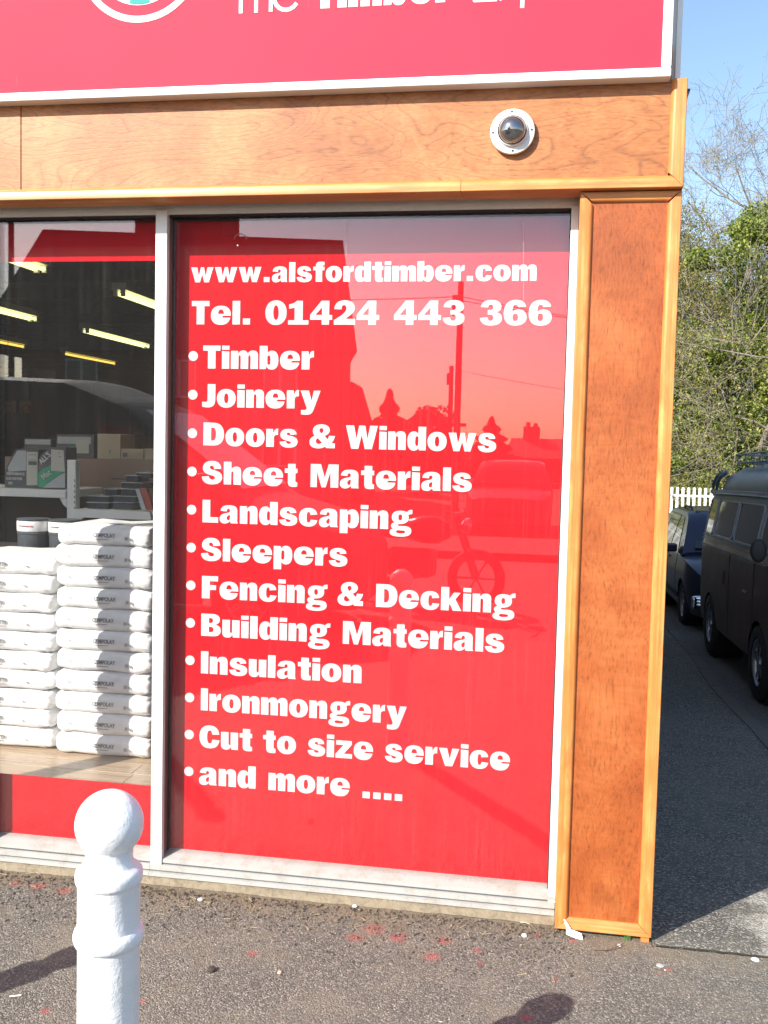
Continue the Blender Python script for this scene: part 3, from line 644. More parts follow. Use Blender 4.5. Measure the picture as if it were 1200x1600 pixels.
shape_mesh(mb, cons, lambda a, b: (rc[0]+a, rc[1]+b), YS+.0032, .001); spart('roundel_tree', mb, MT['teal'])
LW = {}   # light weight letters as round ended strokes
def stroke(mb, pts, w, y):
    for a, b in zip(pts[:-1], pts[1:]):
        d = Vector((b[0]-a[0], b[1]-a[1])); L = d.length; d /= L; n_ = Vector((-d.y, d.x))*w/2; e = d*w*.28
        q = [(a[0]-e.x+n_.x, a[1]-e.y+n_.y), (a[0]-e.x-n_.x, a[1]-e.y-n_.y), (b[0]+e.x-n_.x, b[1]+e.y-n_.y), (b[0]+e.x+n_.x, b[1]+e.y+n_.y)]
        shape_mesh(mb, [q], lambda u, v: (u, v), y, .0008); y -= .00002
def arc(cx, cz, r, a0, a1, n=18): return [(cx+r*math.cos(math.radians(a0+(a1-a0)*i/n)), cz+r*math.sin(math.radians(a0+(a1-a0)*i/n))) for i in range(n+1)]
YL = YS+.0045; zb = 2.9985; cp = .118; xh = .088; w = .0125
mb = MB(); x = at(376, 18, YL).x
stroke(mb, [(x, zb+.006), (x, zb+cp)], w, YL); stroke(mb, [(x-.04, zb+cp), (x+.04, zb+cp)], w, YL-.0002)
x = at(400, 18, YL).x; x2 = at(423, 18, YL).x
stroke(mb, [(x, zb+.006), (x, zb+cp)], w, YL); stroke(mb, arc((x+x2)/2, zb+xh-.03, (x2-x)/2, 180, 0)+[(x2, zb+.006)], w, YL-.0004)
xc = at(447, 10, YL).x; stroke(mb, arc(xc, zb+.046, .040, -35, -360), w, YL); stroke(mb, [(xc-.04, zb+.046), (xc+.04, zb+.046)], w, YL-.0006)
spart('lettering', mb, MT['letter']); mb = MB()
x = at(742, 0, YL).x; zb2 = 3.004
stroke(mb, [(x, zb2), (x, zb2+cp)], w, YL)
for k, h in enumerate((.0, .5, 1.)): stroke(mb, [(x, zb2+cp*h), (x+.066, zb2+cp*h)], w, YL-.0002-.0002*k)
x = at(781, 0, YL).x; stroke(mb, [(x, zb2), (x+.058, zb2+xh)], w, YL); stroke(mb, [(x+.058, zb2), (x, zb2+xh)], w, YL-.0006)
x = at(816, 8, YL).x; stroke(mb, [(x, zb2-.027), (x, zb2+xh)], w, YL); stroke(mb, arc(x+.042, zb2+.045, .042, 180, -180, 28), w, YL-.0008)
spart('lettering', mb, MT['letter'])
mb = MB(); word(mb, 'Timber', at(491, 8, YL).x, at(704, 3, YL).x, 3.0020, .108, YL, .0008); spart('lettering', mb, MT['letter'])

# ------------------------------------------------------------------ dome camera on the frieze
dc = at(801, 208, YF+.012)
dome = empty('dome_camera', (dc.x, YF+.014, dc.z), 'small smoked dome camera on a white disc fixed to the wood frieze', 'security camera')
mb = MB(); mb.lathe([(0, .0), (.066, .0), (.067, -.010), (.0705, -.011), (.0708, -.018), (.069, -.0215), (.052, -.024), (.0495, -.026), (.048, -.033), (.0455, -.035), (.044, -.028)], 56, axis='y'); smooth_angle(mb.build('base_ring', MT['steel'], dome), 30)
MT['smoked'] = mat('smoked_dome', (.035,.035,.04), .03, spec=1.); MT['smoked'].node_tree.nodes['Principled BSDF'].inputs['Coat Weight'].default_value = 1.
MT['smoked'].node_tree.nodes['Principled BSDF'].inputs['IOR'].default_value = 2.0
mb = MB(); mb.lathe([(.0435*math.cos(math.radians(a)), -.029-.040*math.sin(math.radians(a))) for a in range(0, 91, 6)], 48, axis='y'); mb.build('dome', MT['smoked'], dome, True)
for a in (90, 0, 180, 270):
    q = math.radians(a+3); mb = MB(); mb.lathe([(0, -.0265), (.0028, -.0262), (.0042, -.024), (.0042, -.018)], 10, (.0605*math.cos(q), .002, .0605*math.sin(q)), 'y'); mb.build('screw', MT['gasket'], dome)

# ------------------------------------------------------------------ floodlight end on the side wall
fl = empty('flood_light', (.0, .25, 2.71), 'small dark floodlight poking out beyond the top right corner of the frieze', 'light fitting')
p0 = at(1068, 145, .3)
mb = MB(); zt = at(1072, 145, .30).z; zb_ = at(1068, 170, .30).z; xe = at(1077, 146, .30).x
mb.polyx([(0,0)]*0 or [(.05, zb_-2.71), (.05, zt-2.71), (.16, zt-2.71), (.16, zb_-2.71)], -.008, .004); mb.build('back_plate', MT['gasket'], fl)
mb = MB(); mb.poly([(.0045, zb_-2.71), (xe, zt-2.71-.001), (xe-.002, zt-2.71+.004), (.0045, zt-2.71+.004)], .02, .16); mb.build('housing', mat('dark_housing', (.03,.03,.05), .5), fl)
mb = MB(); mb.lathe([(0,-.004),(.004,-.003),(.004,.004),(0,.005)], 10, (.010, .05, zb_-2.71-.022)); mb.tube([(-.006,.05,zb_-2.71-.022),(.010,.05,zb_-2.71-.022)], .0016, 6); mb.build('stay_bolt', MT['gasket'], fl)
fl.parent = None

# ------------------------------------------------------------------ inside the shop
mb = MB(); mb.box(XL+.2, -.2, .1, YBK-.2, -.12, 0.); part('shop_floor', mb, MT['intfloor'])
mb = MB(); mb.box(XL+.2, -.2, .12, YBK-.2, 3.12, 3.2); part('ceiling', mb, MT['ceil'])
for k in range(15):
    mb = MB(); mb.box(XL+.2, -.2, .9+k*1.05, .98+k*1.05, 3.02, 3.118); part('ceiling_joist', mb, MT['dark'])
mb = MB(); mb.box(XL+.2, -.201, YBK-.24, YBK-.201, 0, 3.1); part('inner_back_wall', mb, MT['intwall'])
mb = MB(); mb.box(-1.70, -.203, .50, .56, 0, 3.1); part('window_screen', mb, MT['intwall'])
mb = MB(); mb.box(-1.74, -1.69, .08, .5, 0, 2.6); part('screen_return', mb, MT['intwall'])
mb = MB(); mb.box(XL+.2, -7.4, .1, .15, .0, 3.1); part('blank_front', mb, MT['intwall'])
def fitting(x, y0, L, warm=False, label=''):
    z = 2.9; e = empty('ceiling_light', (x, y0, z), label, 'light', 'fluorescent lights under the shop ceiling')
    mb = MB(); mb.bbox(-.07, .07, 0, L, .055, .12, .004); mb.build('body', MT['shelf'], e)
    for dx in ((-.035, .035) if not warm else (0.,)):
        mb = MB(); mb.tube([(dx, .04, .025), (dx, L-.04, .025)], .016, 10); mb.build('tube', MT['tubewarm' if warm else 'tube'], e, True)
        for yy in (.0, L-.03):
            mb = MB(); mb.box(dx-.018, dx+.018, yy, yy+.03, -.0, .0545); mb.build('lamp_holder', MT['shelf'], e)
    for yy in (.3, L-.3):
        mb = MB(); mb.tube([(0, yy, .12), (0, yy, .2)], .006, 6); mb.build('hanger', MT['gasket'], e)
LG = [(-4.40, 2.15, 1.88, 0, 'twin tube light nearest the glass, at the upper left of the sack window'),
      (-4.29, 5.2, 1.88, 0, 'twin tube light highest on the right, cut off by the white mullion'),
      (-6.15, 5.2, 1.88, 0, 'single bright light at the left edge below the nearest twin tube'),
      (-6.08, 8.15, 1.9, 0, 'long bright light in the middle row, right half of the sack window'),
      (-8.02, 8.3, 1.9, 1, 'amber light low at the left edge of the sack window'),
      (-7.93, 11.2, 1.85, 1, 'amber light lowest and farthest back, above the reflected van roof')]
for x, y0, L, wm, lb in LG: fitting(x, y0, L, wm, lb)
MT['tube_fill'] = mat('added_fill_tube', (.9,.9,.8), .4, emit=(1.0,.96,.80), es=9.)  # extra unseen lamp added to brighten the shelf, stronger than the visible tubes
keep = MT['tube']; MT['tube'] = MT['tube_fill']; fitting(-3.0, .65, 1.7, False, 'added unseen fill light above the display, hidden behind the top red band'); MT['tube'] = keep
# yellow promotional boards and grey window hints far back
MT['yellow'] = mat('yellow_board', (.42,.33,.05), .6); MT['redink2'] = mat('red_roundel', (.4,.06,.04), .6)
for k in range(2):
    c0 = at(12+30*k, 641, 9.5)
    e = empty('hanging_board', (c0.x, 9.5, c0.z), 'dull yellow hanging board with a red ring, %s of the two' % ('left' if k == 0 else 'right'), 'sign', 'yellow boards hanging in the shop')
    mb = MB(); mb.box(-.11, .11, 0, .02, -.13, .13); mb.build('panel', MT['yellow'], e)
    mb = MB(); mb.lathe([(.05, -.003), (.085, -.003), (.085, 0)], 24, axis='y'); mb.build('ring', MT['redink2'], e)
    mb = MB(); mb.tube([(0, .01, .13), (0, .01, 3.05-c0.z)], .004, 5); mb.build('wire', MT['gasket'], e)

# display ledge of laminate planks
LZ = .274
lg = empty('display_ledge', (-2.6, .3, 0), 'low display ledge of pale laminate planks behind the glass, under the sacks', 'display ledge')
linv = Matrix.Translation((2.6, -.3, 0))
mb = MB(); mb.box(-4.4, -1.742, .072, 1.0, .0, LZ-.013); o = mb.build('carcass', MT['joint'], lg); o.matrix_parent_inverse = linv
pw = .118; yy = .072; r_ = 0
while yy < .99:
    xo = -1.744+[-.0, -.55, -.25][r_ % 3]; edges = [-1.744] if r_ % 3 == 0 else [-1.744, xo+0.0]
    while edges[-1] > -4.4: edges.append(edges[-1]-.95)
    edges[-1] = -4.4
    if r_ % 3 == 1: edges = [-1.744, -1.93-.05] + [e-.2 for e in edges[2:-1]] + [-4.4]
    for a, b in zip(edges[:-1], edges[1:]):
        mb = MB(); mb.bbox(b+.0008, a-.0008, yy+.0008, min(yy+pw, 1.0)-.0008, LZ-.0125, LZ-.0002*(r_ % 2), .0012); o = mb.build('plank', MT['ledge'], lg); o.matrix_parent_inverse = linv
    yy += pw; r_ += 1

# text on small things: built in font, turned to mesh
def ftext(s, size, m, parent, loc, ext=.0004, align='CENTER', sx=1., bold=.0, roty=0., flip=False):
    c = bpy.data.curves.new('lettering', 'FONT'); c.body = s; c.size = size; c.align_x = align; c.align_y = 'CENTER'; c.extrude = ext; c.offset = bold; c.resolution_u = 3
    o = bpy.data.objects.new('lettering', c); COL.objects.link(o)
    me = bpy.data.meshes.new_from_object(o.evaluated_get(bpy.context.evaluated_depsgraph_get())); COL.objects.unlink(o); bpy.data.objects.remove(o)
    me.transform(Matrix.Diagonal((sx, 1, 1, 1))); me.transform(Matrix.Rotation(math.radians(90), 4, 'X'))
    if roty: me.transform(Matrix.Rotation(math.radians(roty), 4, 'Y'))
    return link('lettering', me, m, parent, loc=loc)
TXT = {}
def ctext(s, size, m, parent, loc, **kw):
    k = (s, size, m.name, tuple(sorted(kw.items())))
    if k in TXT: return link('lettering', TXT[k], m, parent, loc=loc)
    o = ftext(s, size, m, parent, loc, **kw); TXT[k] = o.data; return o

def sack_mesh(W, D, H, seed, crumple=0.):
    """soft paper sack: superellipsoid with pinched ends, wrinkled right gusset"""
    R = np.random.default_rng(seed); n, mlt = 72, 20
    vs = []; fs = []
    a1, a2, a3 = R.random(3)*6
    for j in range(mlt+1):
        ph = -math.pi/2+math.pi*j/mlt
        for i in range(n):
            th = 2*math.pi*i/n
            sp_ = lambda c, e: math.copysign(abs(c)**e, c)
            cx = sp_(math.cos(ph), .14)*sp_(math.cos(th), .16); cy = sp_(math.cos(ph), .20)*sp_(math.sin(th), .16); cz = sp_(math.sin(ph), .55)
            x, y, z = cx*W/2, cy*D/2, cz*H/2*(1-.08*abs(cy)**3)
            u = x/(W/2)
            z *= 1-.05*abs(u)**6
            z += .0025*math.sin(7*u+a1)+.0018*math.sin(15*u+a2)*(.3+abs(cz))
            if u > .62:
                k = (u-.62)/.38
                y += .0055*k*math.sin(z/H*21+a3+u*12); x += .004*k*math.sin(z/H*26+a1)
                z += .0020*k*math.sin(u*60+a2+y*30)
            if crumple and y < 0:
                g = math.exp(-((u-.05)/.30)**2)
                z += crumple*g*(.5 if cz < 0 else -.15)*math.sin(3.2*u+1.2) ; y += .5*crumple*g*math.sin(11*u+z*60)
            vs.append((x, y, z+H/2))
    for j in range(mlt):
        for i in range(n): fs.append((j*n+i, j*n+(i+1) % n, (j+1)*n+(i+1) % n, (j+1)*n+i))
    me = bpy.data.meshes.new('sack'); me.from_pydata(vs, [], fs)
    bm = bmesh.new(); bm.from_mesh(me); bmesh.ops.remove_doubles(bm, verts=bm.verts, dist=1e-5); bmesh.ops.recalc_face_normals(bm, faces=bm.faces); bm.to_mesh(me); bm.free()
    return me
YSK = .48
x0s, x1s = at(84, 1178, YSK).x, at(234.5, 1188, YSK).x
Ws = x1s-x0s; xc = (x0s+x1s)/2
ORD = ['bottom', 'second', 'third', 'fourth', 'fifth', 'sixth', 'seventh', 'eighth', 'ninth', 'tenth', 'top']
ztop_r = at(160, 822, YSK).z; Hs = (ztop_r-LZ)/11*1.0
zz = LZ
for k in range(11):
    H = Hs*(1.0+.03*math.sin(k*2.3)); dx = .004*math.sin(k*1.9); 
    nm = ORD[k]
    lb = '%s white sack from the %s of the right stack, beside the mullion' % (nm, 'ledge') if 0 < k < 10 else ('lowest white sack of the right stack, lying on the laminate ledge' if k == 0 else 'rumpled white sack lying on top of the right stack')
    e = empty('cement_sack', (xc+dx, YSK+.16, zz), lb, 'sack', 'white sacks stacked behind the glass', math.radians(1.2*math.sin(k*3.1)))
    me = sack_mesh(Ws*(1.0 if k < 10 else .97), .33, H*1.09, 40+k, .012 if k in (4, 10) else 0.)
    link('bag', me, MT['sack'], e, True)
    yf = -.1712; zc = H*.50
    ctext('CEMPOLAY', .0235, MT['ink'], e, (.012, yf, zc+.005), sx=.80, bold=.0005)
    ctext('FIBRE FLOOR SCREED', .0042, MT['ink'], e, (.012, yf, zc-.011), sx=1.1) if False else None
    mb = MB(); mb.box(-.026, .032, yf-.0004, yf+.001, zc-.0125, zc-.0105); mb.build('printed_rule', MT['ink'], e)
    ctext('25 kg', .0165, MT['ink'], e, (.118, yf, zc-.004), bold=.0004, sx=.85)
    ctext('S', .0150, MT['inkred'], e, (-.142, yf, zc+.004), bold=.0003)
    zz += H
# print on top of the topmost sack
mb = MB(); mb.lathe([(0, .0), (.024, .0), (.024, -.001)], 18); o = mb.build('printed_badge', MT['inkblue'], e); o.scale = (1.5, .8, 1); o.location = (.03, -.085, H*1.068)
x1l = at(81.5, 1170, YSK+.02).x; Wl = .44; xcl = x1l-Wl/2
zt_l = at(70, 872, YSK).z; Hl = (zt_l-LZ)/10; zz = LZ
for k in range(10):
    H = Hl*(1.0+.04*math.sin(k*2.9+1)); dx = .004*math.sin(k*2.2+1)+(-.006 if k < 3 else 0)
    nm = 'top' if k == 9 else ORD[k]
    e = empty('cement_sack', (xcl+dx, YSK+.19, zz), ('%s white sack from the ledge of the left stack, cut off by the photo edge' % nm) if 0 < k < 9 else ('lowest white sack of the left stack, lying on the laminate ledge' if k == 0 else 'white sack lying on top of the left stack, below the dark tubs'),
              'sack', 'white sacks stacked behind the glass', math.radians(1.5*math.sin(k*2.1+2)))
    link('bag', sack_mesh(Wl, .33, H*1.09, 80+k, .008 if k == 2 else 0.), MT['sack'], e, True)
    yf = -.1712; zc = H*.5
    ctext('OLATEX', .0225, MT['ink'], e, (-.030, yf, zc+.004), sx=.82, bold=.0005)
    mb = MB(); mb.box(-.055, -.005, yf-.0004, yf+.001, zc-.0115, zc-.0098); mb.build('printed_rule', MT['ink'], e)
    ctext('5 kg', .0090, MT['ink'], e, (.095, yf, zc-.001), bold=.0002)
    zz += H

# shelving and goods behind the sacks
YSH = 1.45
su = empty('shelving_unit', (at(110, 780, YSH).x, YSH, 0), 'white metal shelving unit with brown back panel behind the sacks', 'shelving')
def lp(e, name, mb, m, smooth=False, ang=None):
    """build geometry given in world space under an empty without rotation"""
    o = mb.build(name, m, e, smooth); o.matrix_parent_inverse = Matrix.Translation(-e.location)
    if ang: smooth_angle(o, ang)
    return o
xu0, xu1 = at(104.5, 770, YSH).x, at(118, 770, YSH).x; zu = at(110, 718.5, YSH).z
mb = MB(); mb.bbox(xu0, xu1, YSH, YSH+.05, 0, zu, .003); lp(su, 'upright', mb, MT['shelf'])
mb = MB(); mb.bbox(xu0-1.0, xu0-.96, YSH, YSH+.05, 0, zu, .003); lp(su, 'upright', mb, MT['shelf'])
zs1, zs0 = at(50, 764, YSH).z, at(50, 776.5, YSH).z
mb = MB(); mb.bbox(xu0-.958, xu0-.001, YSH-.012, YSH+.42, zs0, zs1, .003); lp(su, 'shelf', mb, MT['shelf'])
mb = MB(); mb.poly([(xu0-.001, zs0-.001), (xu0-.04, zs0-.001), (xu0-.02, zs0-.035), (xu0-.001, zs0-.05)], YSH, YSH+.03); lp(su, 'shelf_bracket', mb, MT['shelf'])
zr1, zr0 = at(170, 797, YSH).z, at(170, 809.5, YSH).z; xr = at(236, 800, YSH).x
mb = MB(); mb.bbox(xu1+.001, xr+.25, YSH-.0, YSH+.42, zr0+.02, zr1, .003); lp(su, 'shelf', mb, MT['shelf'])
mb = MB(); mb.poly([(xu1+.001, zr1+.001), (xr, zr1-.001), (xr+.01, zr0), (xu1+.05, zr0), (xu1+.03, zr0-.02), (xu1+.001, zr0-.035)], YSH-.02, YSH-.001); lp(su, 'shelf_bracket', mb, MT['shelf'])
mb = MB(); mb.box(xu1+.004, xr+.27, YSH+.42, YSH+.44, .2, at(170, 716, YSH+.42).z); lp(su, 'back_panel', mb, MT['pegboard'])
mb = MB(); zz_ = at(170, 748, YSH+.42).z; mb.box(xu1+.004, xr+.27, YSH+.415, YSH+.4195, zz_-.001, zz_+.002); lp(su, 'panel_joint', mb, MT['gasket'])
mb = MB(); mb.box(xu0-.95, xu0-.002, YSH+.42, YSH+.44, .2, zs0-.01); lp(su, 'back_panel', mb, MT['dark'])
for k in range(9):
    mb = MB(); zq = zs1-.03+k*.028-.15; mb.box(xu1-.008, xu1-.004, YSH-.001, YSH+.0005, zq, zq+.012); lp(su, 'slot', mb, MT['gasket'])
MT['boxdark'] = mat('dark_grey_carton', (.085,.092,.10), .5); MT['boxlite'] = mat('pale_label', (.50,.50,.44), .6)
MT['green'] = mat('green_print', (.02,.34,.19), .5); MT['boxgrey'] = mat('silver_carton', (.40,.44,.46), .5); MT['card'] = painted('cardboard', (.42,.36,.27), .7, .15, 9.)
MT['txtlite'] = mat('pale_print', (.6,.62,.6), .6)
Y1 = YSH+.06; zsf = zs1+.001
def place(name, label, cat, px, Y, z, group=None):
    p = at(px, 760, Y); return empty(name, (p.x, Y, z), label, cat, group)
def XX(px, py, Y): return at(px, py, Y).x
def ZZ(px, py, Y): return at(px, py, Y).z
# display carton with slanted front edge
e = place('display_carton', 'grey display carton with a slanted edge and pale print, left end of the white shelf', 'box', 30, Y1, zsf)
P = [(8, 763), (9, 732), (25, 701), (60, 702), (60, 763)]
pts = [(XX(a, b, Y1), max(ZZ(a, b, Y1), zsf)) for a, b in P]
mb = MB(); mb.poly(pts, Y1, Y1+.20); lp(e, 'carton_body', mb, MT['boxdark'])
pts = [(XX(a, b, Y1), ZZ(a, b, Y1)) for a, b in [(12, 731), (27, 704), (41, 704), (41, 735), (14, 737)]]
mb = MB(); mb.poly(pts, Y1-.002, Y1-.0005); lp(e, 'silver_panel', mb, MT['boxgrey'])
pts = [(XX(a, b, Y1), ZZ(a, b, Y1)) for a, b in [(42, 758), (42, 706), (59, 706), (59, 758)]]
mb = MB(); mb.poly(pts, Y1-.003, Y1-.0005); lp(e, 'printed_label', mb, MT['boxlite'])
for yy in (710, 718, 722): 
    mb = MB(); mb.box(XX(45, yy, Y1), XX(57, yy, Y1), Y1-.004, Y1-.0031, ZZ(45, yy+1, Y1), ZZ(45, yy, Y1)); lp(e, 'printed_rule', mb, MT['ink'])
mb = MB(); mb.box(XX(45, 723, Y1), XX(58, 723, Y1), Y1-.0046, Y1-.0041, ZZ(45, 726.5, Y1), ZZ(45, 720.5, Y1)); lp(e, 'printed_bar', mb, MT['boxdark'])
for s, px, py, sz in (('YOUR', 24, 733, .020), ('PERFORMANCE', 25, 740.5, .0205), ('OUR PARTNER', 22.5, 748, .0195), ('INC', 17, 755, .020)):
    q = at(px, py, Y1); ftext(s, sz, MT['txtlite'], e, (q.x-e.location.x, q.y-e.location.y-.003, q.z-e.location.z), sx=.72, bold=.0004)
# green and dark bag
e = place('printed_bag', 'dark and green printed bag with pale slanted letters, next to the white upright', 'bag', 80, Y1-.02, zsf)
Y2 = Y1-.02
B = [(59, 762), (59, 728), (63, 712), (78, 699), (103, 699), (103, 763)]
pts = [(XX(a, b, Y2), max(ZZ(a, b, Y2), zsf)) for a, b in B]
mb = MB(); mb.poly(pts, Y2, Y2+.12); lp(e, 'bag_body', mb, MT['boxdark'])
G = [(60, 761), (60, 740), (66, 733), (80, 727), (103, 735), (92, 742), (76, 753), (66, 762)]
mb = MB(); mb.poly([(XX(a, b, Y2), max(ZZ(a, b, Y2), zsf)) for a, b in G], Y2-.002, Y2-.0004); lp(e, 'green_band', mb, MT['green'])
G = [(67, 762), (77, 754), (93, 743), (102, 738), (102, 762)]
mb = MB(); mb.poly([(XX(a, b, Y2), max(ZZ(a, b, Y2), zsf)) for a, b in G], Y2-.0036, Y2-.0021); lp(e, 'silver_band', mb, MT['boxgrey'])
G = [(80.5, 735.5), (80.5, 702), (100, 703.5), (102, 737)]
mb = MB(); mb.poly([(XX(a, b, Y2), ZZ(a, b, Y2)) for a, b in G], Y2-.0056, Y2-.004); lp(e, 'paper_label', mb, MT['boxlite'])
for s, px, py, sz, ro in (("ALL'S", 71, 716, .040, -43), ('Mac', 73, 742, .044, -40)):
    q = at(px, py, Y2); ftext(s, sz, MT['txtlite'], e, (q.x-e.location.x, q.y-e.location.y-.0065, q.z-e.location.z), sx=.8, bold=.001, roty=ro)
for (px, py) in ((92, 707), (93, 713)):
    mb = MB(); mb.box(XX(px, py, Y2), XX(px+3, py, Y2), Y2-.0066, Y2-.0057, ZZ(px, py+1.2, Y2), ZZ(px, py, Y2)); lp(e, 'printed_mark', mb, MT['ink'])
# goods standing further back, above the shelf line
Y3 = YSH+.62
sb = empty('rear_counter', (XX(120, 725, Y3), Y3+.2, 0), 'brown counter behind the shelving that carries the cartons', 'counter')
mb = MB(); mb.bbox(XX(10, 725, Y3), XX(250, 725, Y3), Y3-.02, Y3+.45, 0, ZZ(150, 717, Y3), .004); lp(sb, 'counter_body', mb, MT['pegboard'])
zc_ = ZZ(150, 717, Y3)+.001
def carton(name, label, a, b, c, d, Y, m, D=.2, extra=()):
    e = empty(name, (XX((a+b)/2, d, Y), Y, zc_), label, 'box', 'cartons on the rear counter')
    mb = MB(); mb.bbox(XX(a, d, Y), XX(b, d, Y), Y, Y+D, zc_, ZZ(a, c, Y), .003); lp(e, 'carton_body', mb, m)
    for k, (a2, b2, c2, d2, m2, nm) in enumerate(extra):
        mb = MB(); mb.box(XX(a2, d2, Y), XX(b2, d2, Y), Y-.002-.0015*k, Y-.0006-.0015*k, max(ZZ(a2, d2, Y), zc_+.001), ZZ(a2, c2, Y)); lp(e, nm, mb, m2)
carton('carton', 'dark carton with a pale label and grey top band, behind the printed bag', 88, 147, 678, 717, Y3, MT['boxdark'], .2, [(90, 142, 682, 693, MT['boxgrey'], 'top_band'), (119, 139, 687, 708, MT['boxlite'], 'printed_label'), (108, 118, 698, 704, MT['green'], 'green_cap')])
carton('carton', 'low silver carton at the left behind the grey display carton', 38, 80, 685, 717, Y3, MT['boxdark'], .2, [(39, 79, 686, 694, MT['boxgrey'], 'top_band')])
carton('carton', 'plain brown carton in the middle of the rear counter', 152, 188, 677.5, 717, Y3, MT['card'], .2, [(171, 173, 703, 708, MT['ink'], 'printed_mark'), (142, 175, 671, 676, MT['boxgrey'], 'lid')] [:1])
carton('carton', 'flat brown carton beside the tall one, by the mullion', 189, 224, 701, 717, Y3, MT['card'], .2, [(192, 199, 707, 714, MT['ink'], 'printed_mark')])
carton('carton', 'flat carton farthest right on the rear counter, half behind the mullion', 225.5, 250, 701, 717, Y3, MT['card'], .2)
# blister packs of fixings: trays on the right shelf
MT['tray'] = mat('dark_clear_tray', (.055,.065,.08), .15); MT['traylip'] = mat('clear_lip', (.55,.60,.64), .2)
TR = [(136, 169, 784, 797), (176, 208, 784, 797), (137, 170, 774, 783.5), (177, 213, 774, 783.5), (163, 183, 763, 773.5), (189, 215, 763, 773.5), (190, 222, 753, 762.5), (197, 216, 742, 752.5), (213, 234, 738, 747)]
for k, (a, b, c, d) in enumerate(TR):
    Y = YSH+.05+.03*(k//2)
    zb1 = max(zr1+.001, ZZ(a, d, Y)+.0006); xa, xb = XX(a, d, Y), XX(b, d, Y)
    pos = ['bottom row left', 'bottom row right', 'second row left', 'second row right', 'third row left', 'third row right', 'fourth row', 'topmost narrow', 'topmost by the mullion'][k]
    e = empty('fixings_tray', (xa, Y, zb1), 'shiny clear tray of screws, %s of the stepped pile' % pos, 'tray', 'clear trays of fixings')
    mb = MB(); mb.bbox(xa, xb, Y, Y+.15, zb1 if k < 2 else zb1, ZZ(a, c, Y)-.0045, .002); lp(e, 'tray_body', mb, MT['tray'])
    mb = MB(); mb.bbox(xa-.003, xb+.003, Y-.004, Y+.154, ZZ(a, c, Y)-.004, ZZ(a, c, Y)-.001, .001); lp(e, 'lip', mb, MT['traylip'])
e = empty('leaning_packet', (XX(222, 790, YSH+.02), YSH+.02, zr1), 'red packet with silver edges leaning by the mullion on the right shelf', 'packet')
Yp = YSH+.012
mb = MB(); mb.poly([(XX(a, b, Yp), max(ZZ(a, b, Yp), zr1+.001)) for a, b in [(222, 797), (212, 764), (228, 762), (240, 797)]], Yp, Yp+.02); lp(e, 'card_back', mb, mat('packet_red', (.38,.06,.035), .4))
mb = MB(); mb.poly([(XX(a, b, Yp), max(ZZ(a, b, Yp), zr1+.001)) for a, b in [(222, 797), (212, 764), (218, 763.5), (229, 797)]], Yp-.006, Yp-.001); lp(e, 'blister', mb, MT['traylip'])
# dark tubs with paper bands, behind the left stack
MT['tub'] = mat('dark_plastic_tub', (.065,.075,.085), .35)
yt = .92
ts = empty('low_stand', (-3.0, yt+.25, 0), 'low dark stand behind the left stack carrying the tubs', 'stand')
ztub = ZZ(60, 867, yt)
mb = MB(); mb.bbox(XX(-150, 867, yt), XX(100, 867, yt), yt+.02, yt+.50, LZ*0+.0, ztub-.001, .004); lp(ts, 'stand_body', mb, MT['dark'])
for k, (a, b) in enumerate(((11, 58), (61, 108))):
    xa, xb = XX(a, 845, yt), XX(b, 845, yt); r = (xb-xa)/2; cx = (xa+xb)/2; h = ZZ(30, 812, yt)-ztub
    e = empty('plastic_tub', (cx, yt+r+.03, ztub), 'dark plastic tub with a white paper band, %s' % ('left one behind the stacks' if k == 0 else 'right one, beside the tall stack'), 'tub', 'dark tubs behind the sacks')
    mb = MB(); mb.lathe([(0, 0), (r*.90, 0), (r*.93, .004), (r*.96, h*.55), (r*1.0, h*.56), (r*1.0, h*.60), (r*.97, h*.61), (r*.985, h*.97), (r*1.02, h*.975), (r*1.02, h), (0, h)], 40); smooth_angle(mb.build('tub_body', MT['tub'], e), 30)
    mb = MB(); mb.lathe([(r*.988, h*.64), (r*1.003, h*.66), (r*1.006, h*.92), (r*.99, h*.94)], 40); mb.build('paper_band', MT['letter'], e, True)
    for q in (-110, -92, -74):
        a_ = math.radians(q); mb = MB(); mb.box(-.012, .012, -.0016, .0, -.003, .003); o = mb.build('printed_mark', MT['inkred'] if q != -92 else MT['ink'], e); o.location = (r*1.008*math.cos(a_), r*1.008*math.sin(a_), h*.80); o.rotation_euler = (0, 0, a_+math.pi/2)
# a white floor-standing stock rack deep in the shop: broad masses seen through the glass
def rack(px0, px1, pyt, Y, label, m, n=3):
    e = empty('stock_rack', (XX((px0+px1)/2, 700, Y), Y, 0), label, 'shelving', 'stock racks deep in the shop')
    xa, xb, zt = XX(px0, 700, Y), XX(px1, 700, Y), ZZ(px0, pyt, Y)
    for xx in (xa, xb):
        mb = MB(); mb.box(xx-.03, xx+.03, Y, Y+.5, 0, zt); lp(e, 'upright', mb, m)
    for k in range(n):
        z = zt*(k+1)/n-.03; mb = MB(); mb.box(xa+.031, xb-.031, Y, Y+.5, z-.02, z+.02); lp(e, 'shelf', mb, m)
        mb = MB(); x = xa+.06
        while x < xb-.35:
            w_ = .18+.2*rng.random(); h_ = .15+.25*rng.random(); mb.box(x, x+w_, Y+.05, Y+.4, z+.021, z+.021+h_); x += w_+.03
        if k < n-1: lp(e, 'goods', mb, MT['intwall'])
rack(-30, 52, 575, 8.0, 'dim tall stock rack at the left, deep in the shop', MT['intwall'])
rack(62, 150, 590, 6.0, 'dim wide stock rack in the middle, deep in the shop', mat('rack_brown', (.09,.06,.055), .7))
rack(160, 250, 620, 5.0, 'dim low stock rack behind the mullion, deep in the shop', MT['dark'])
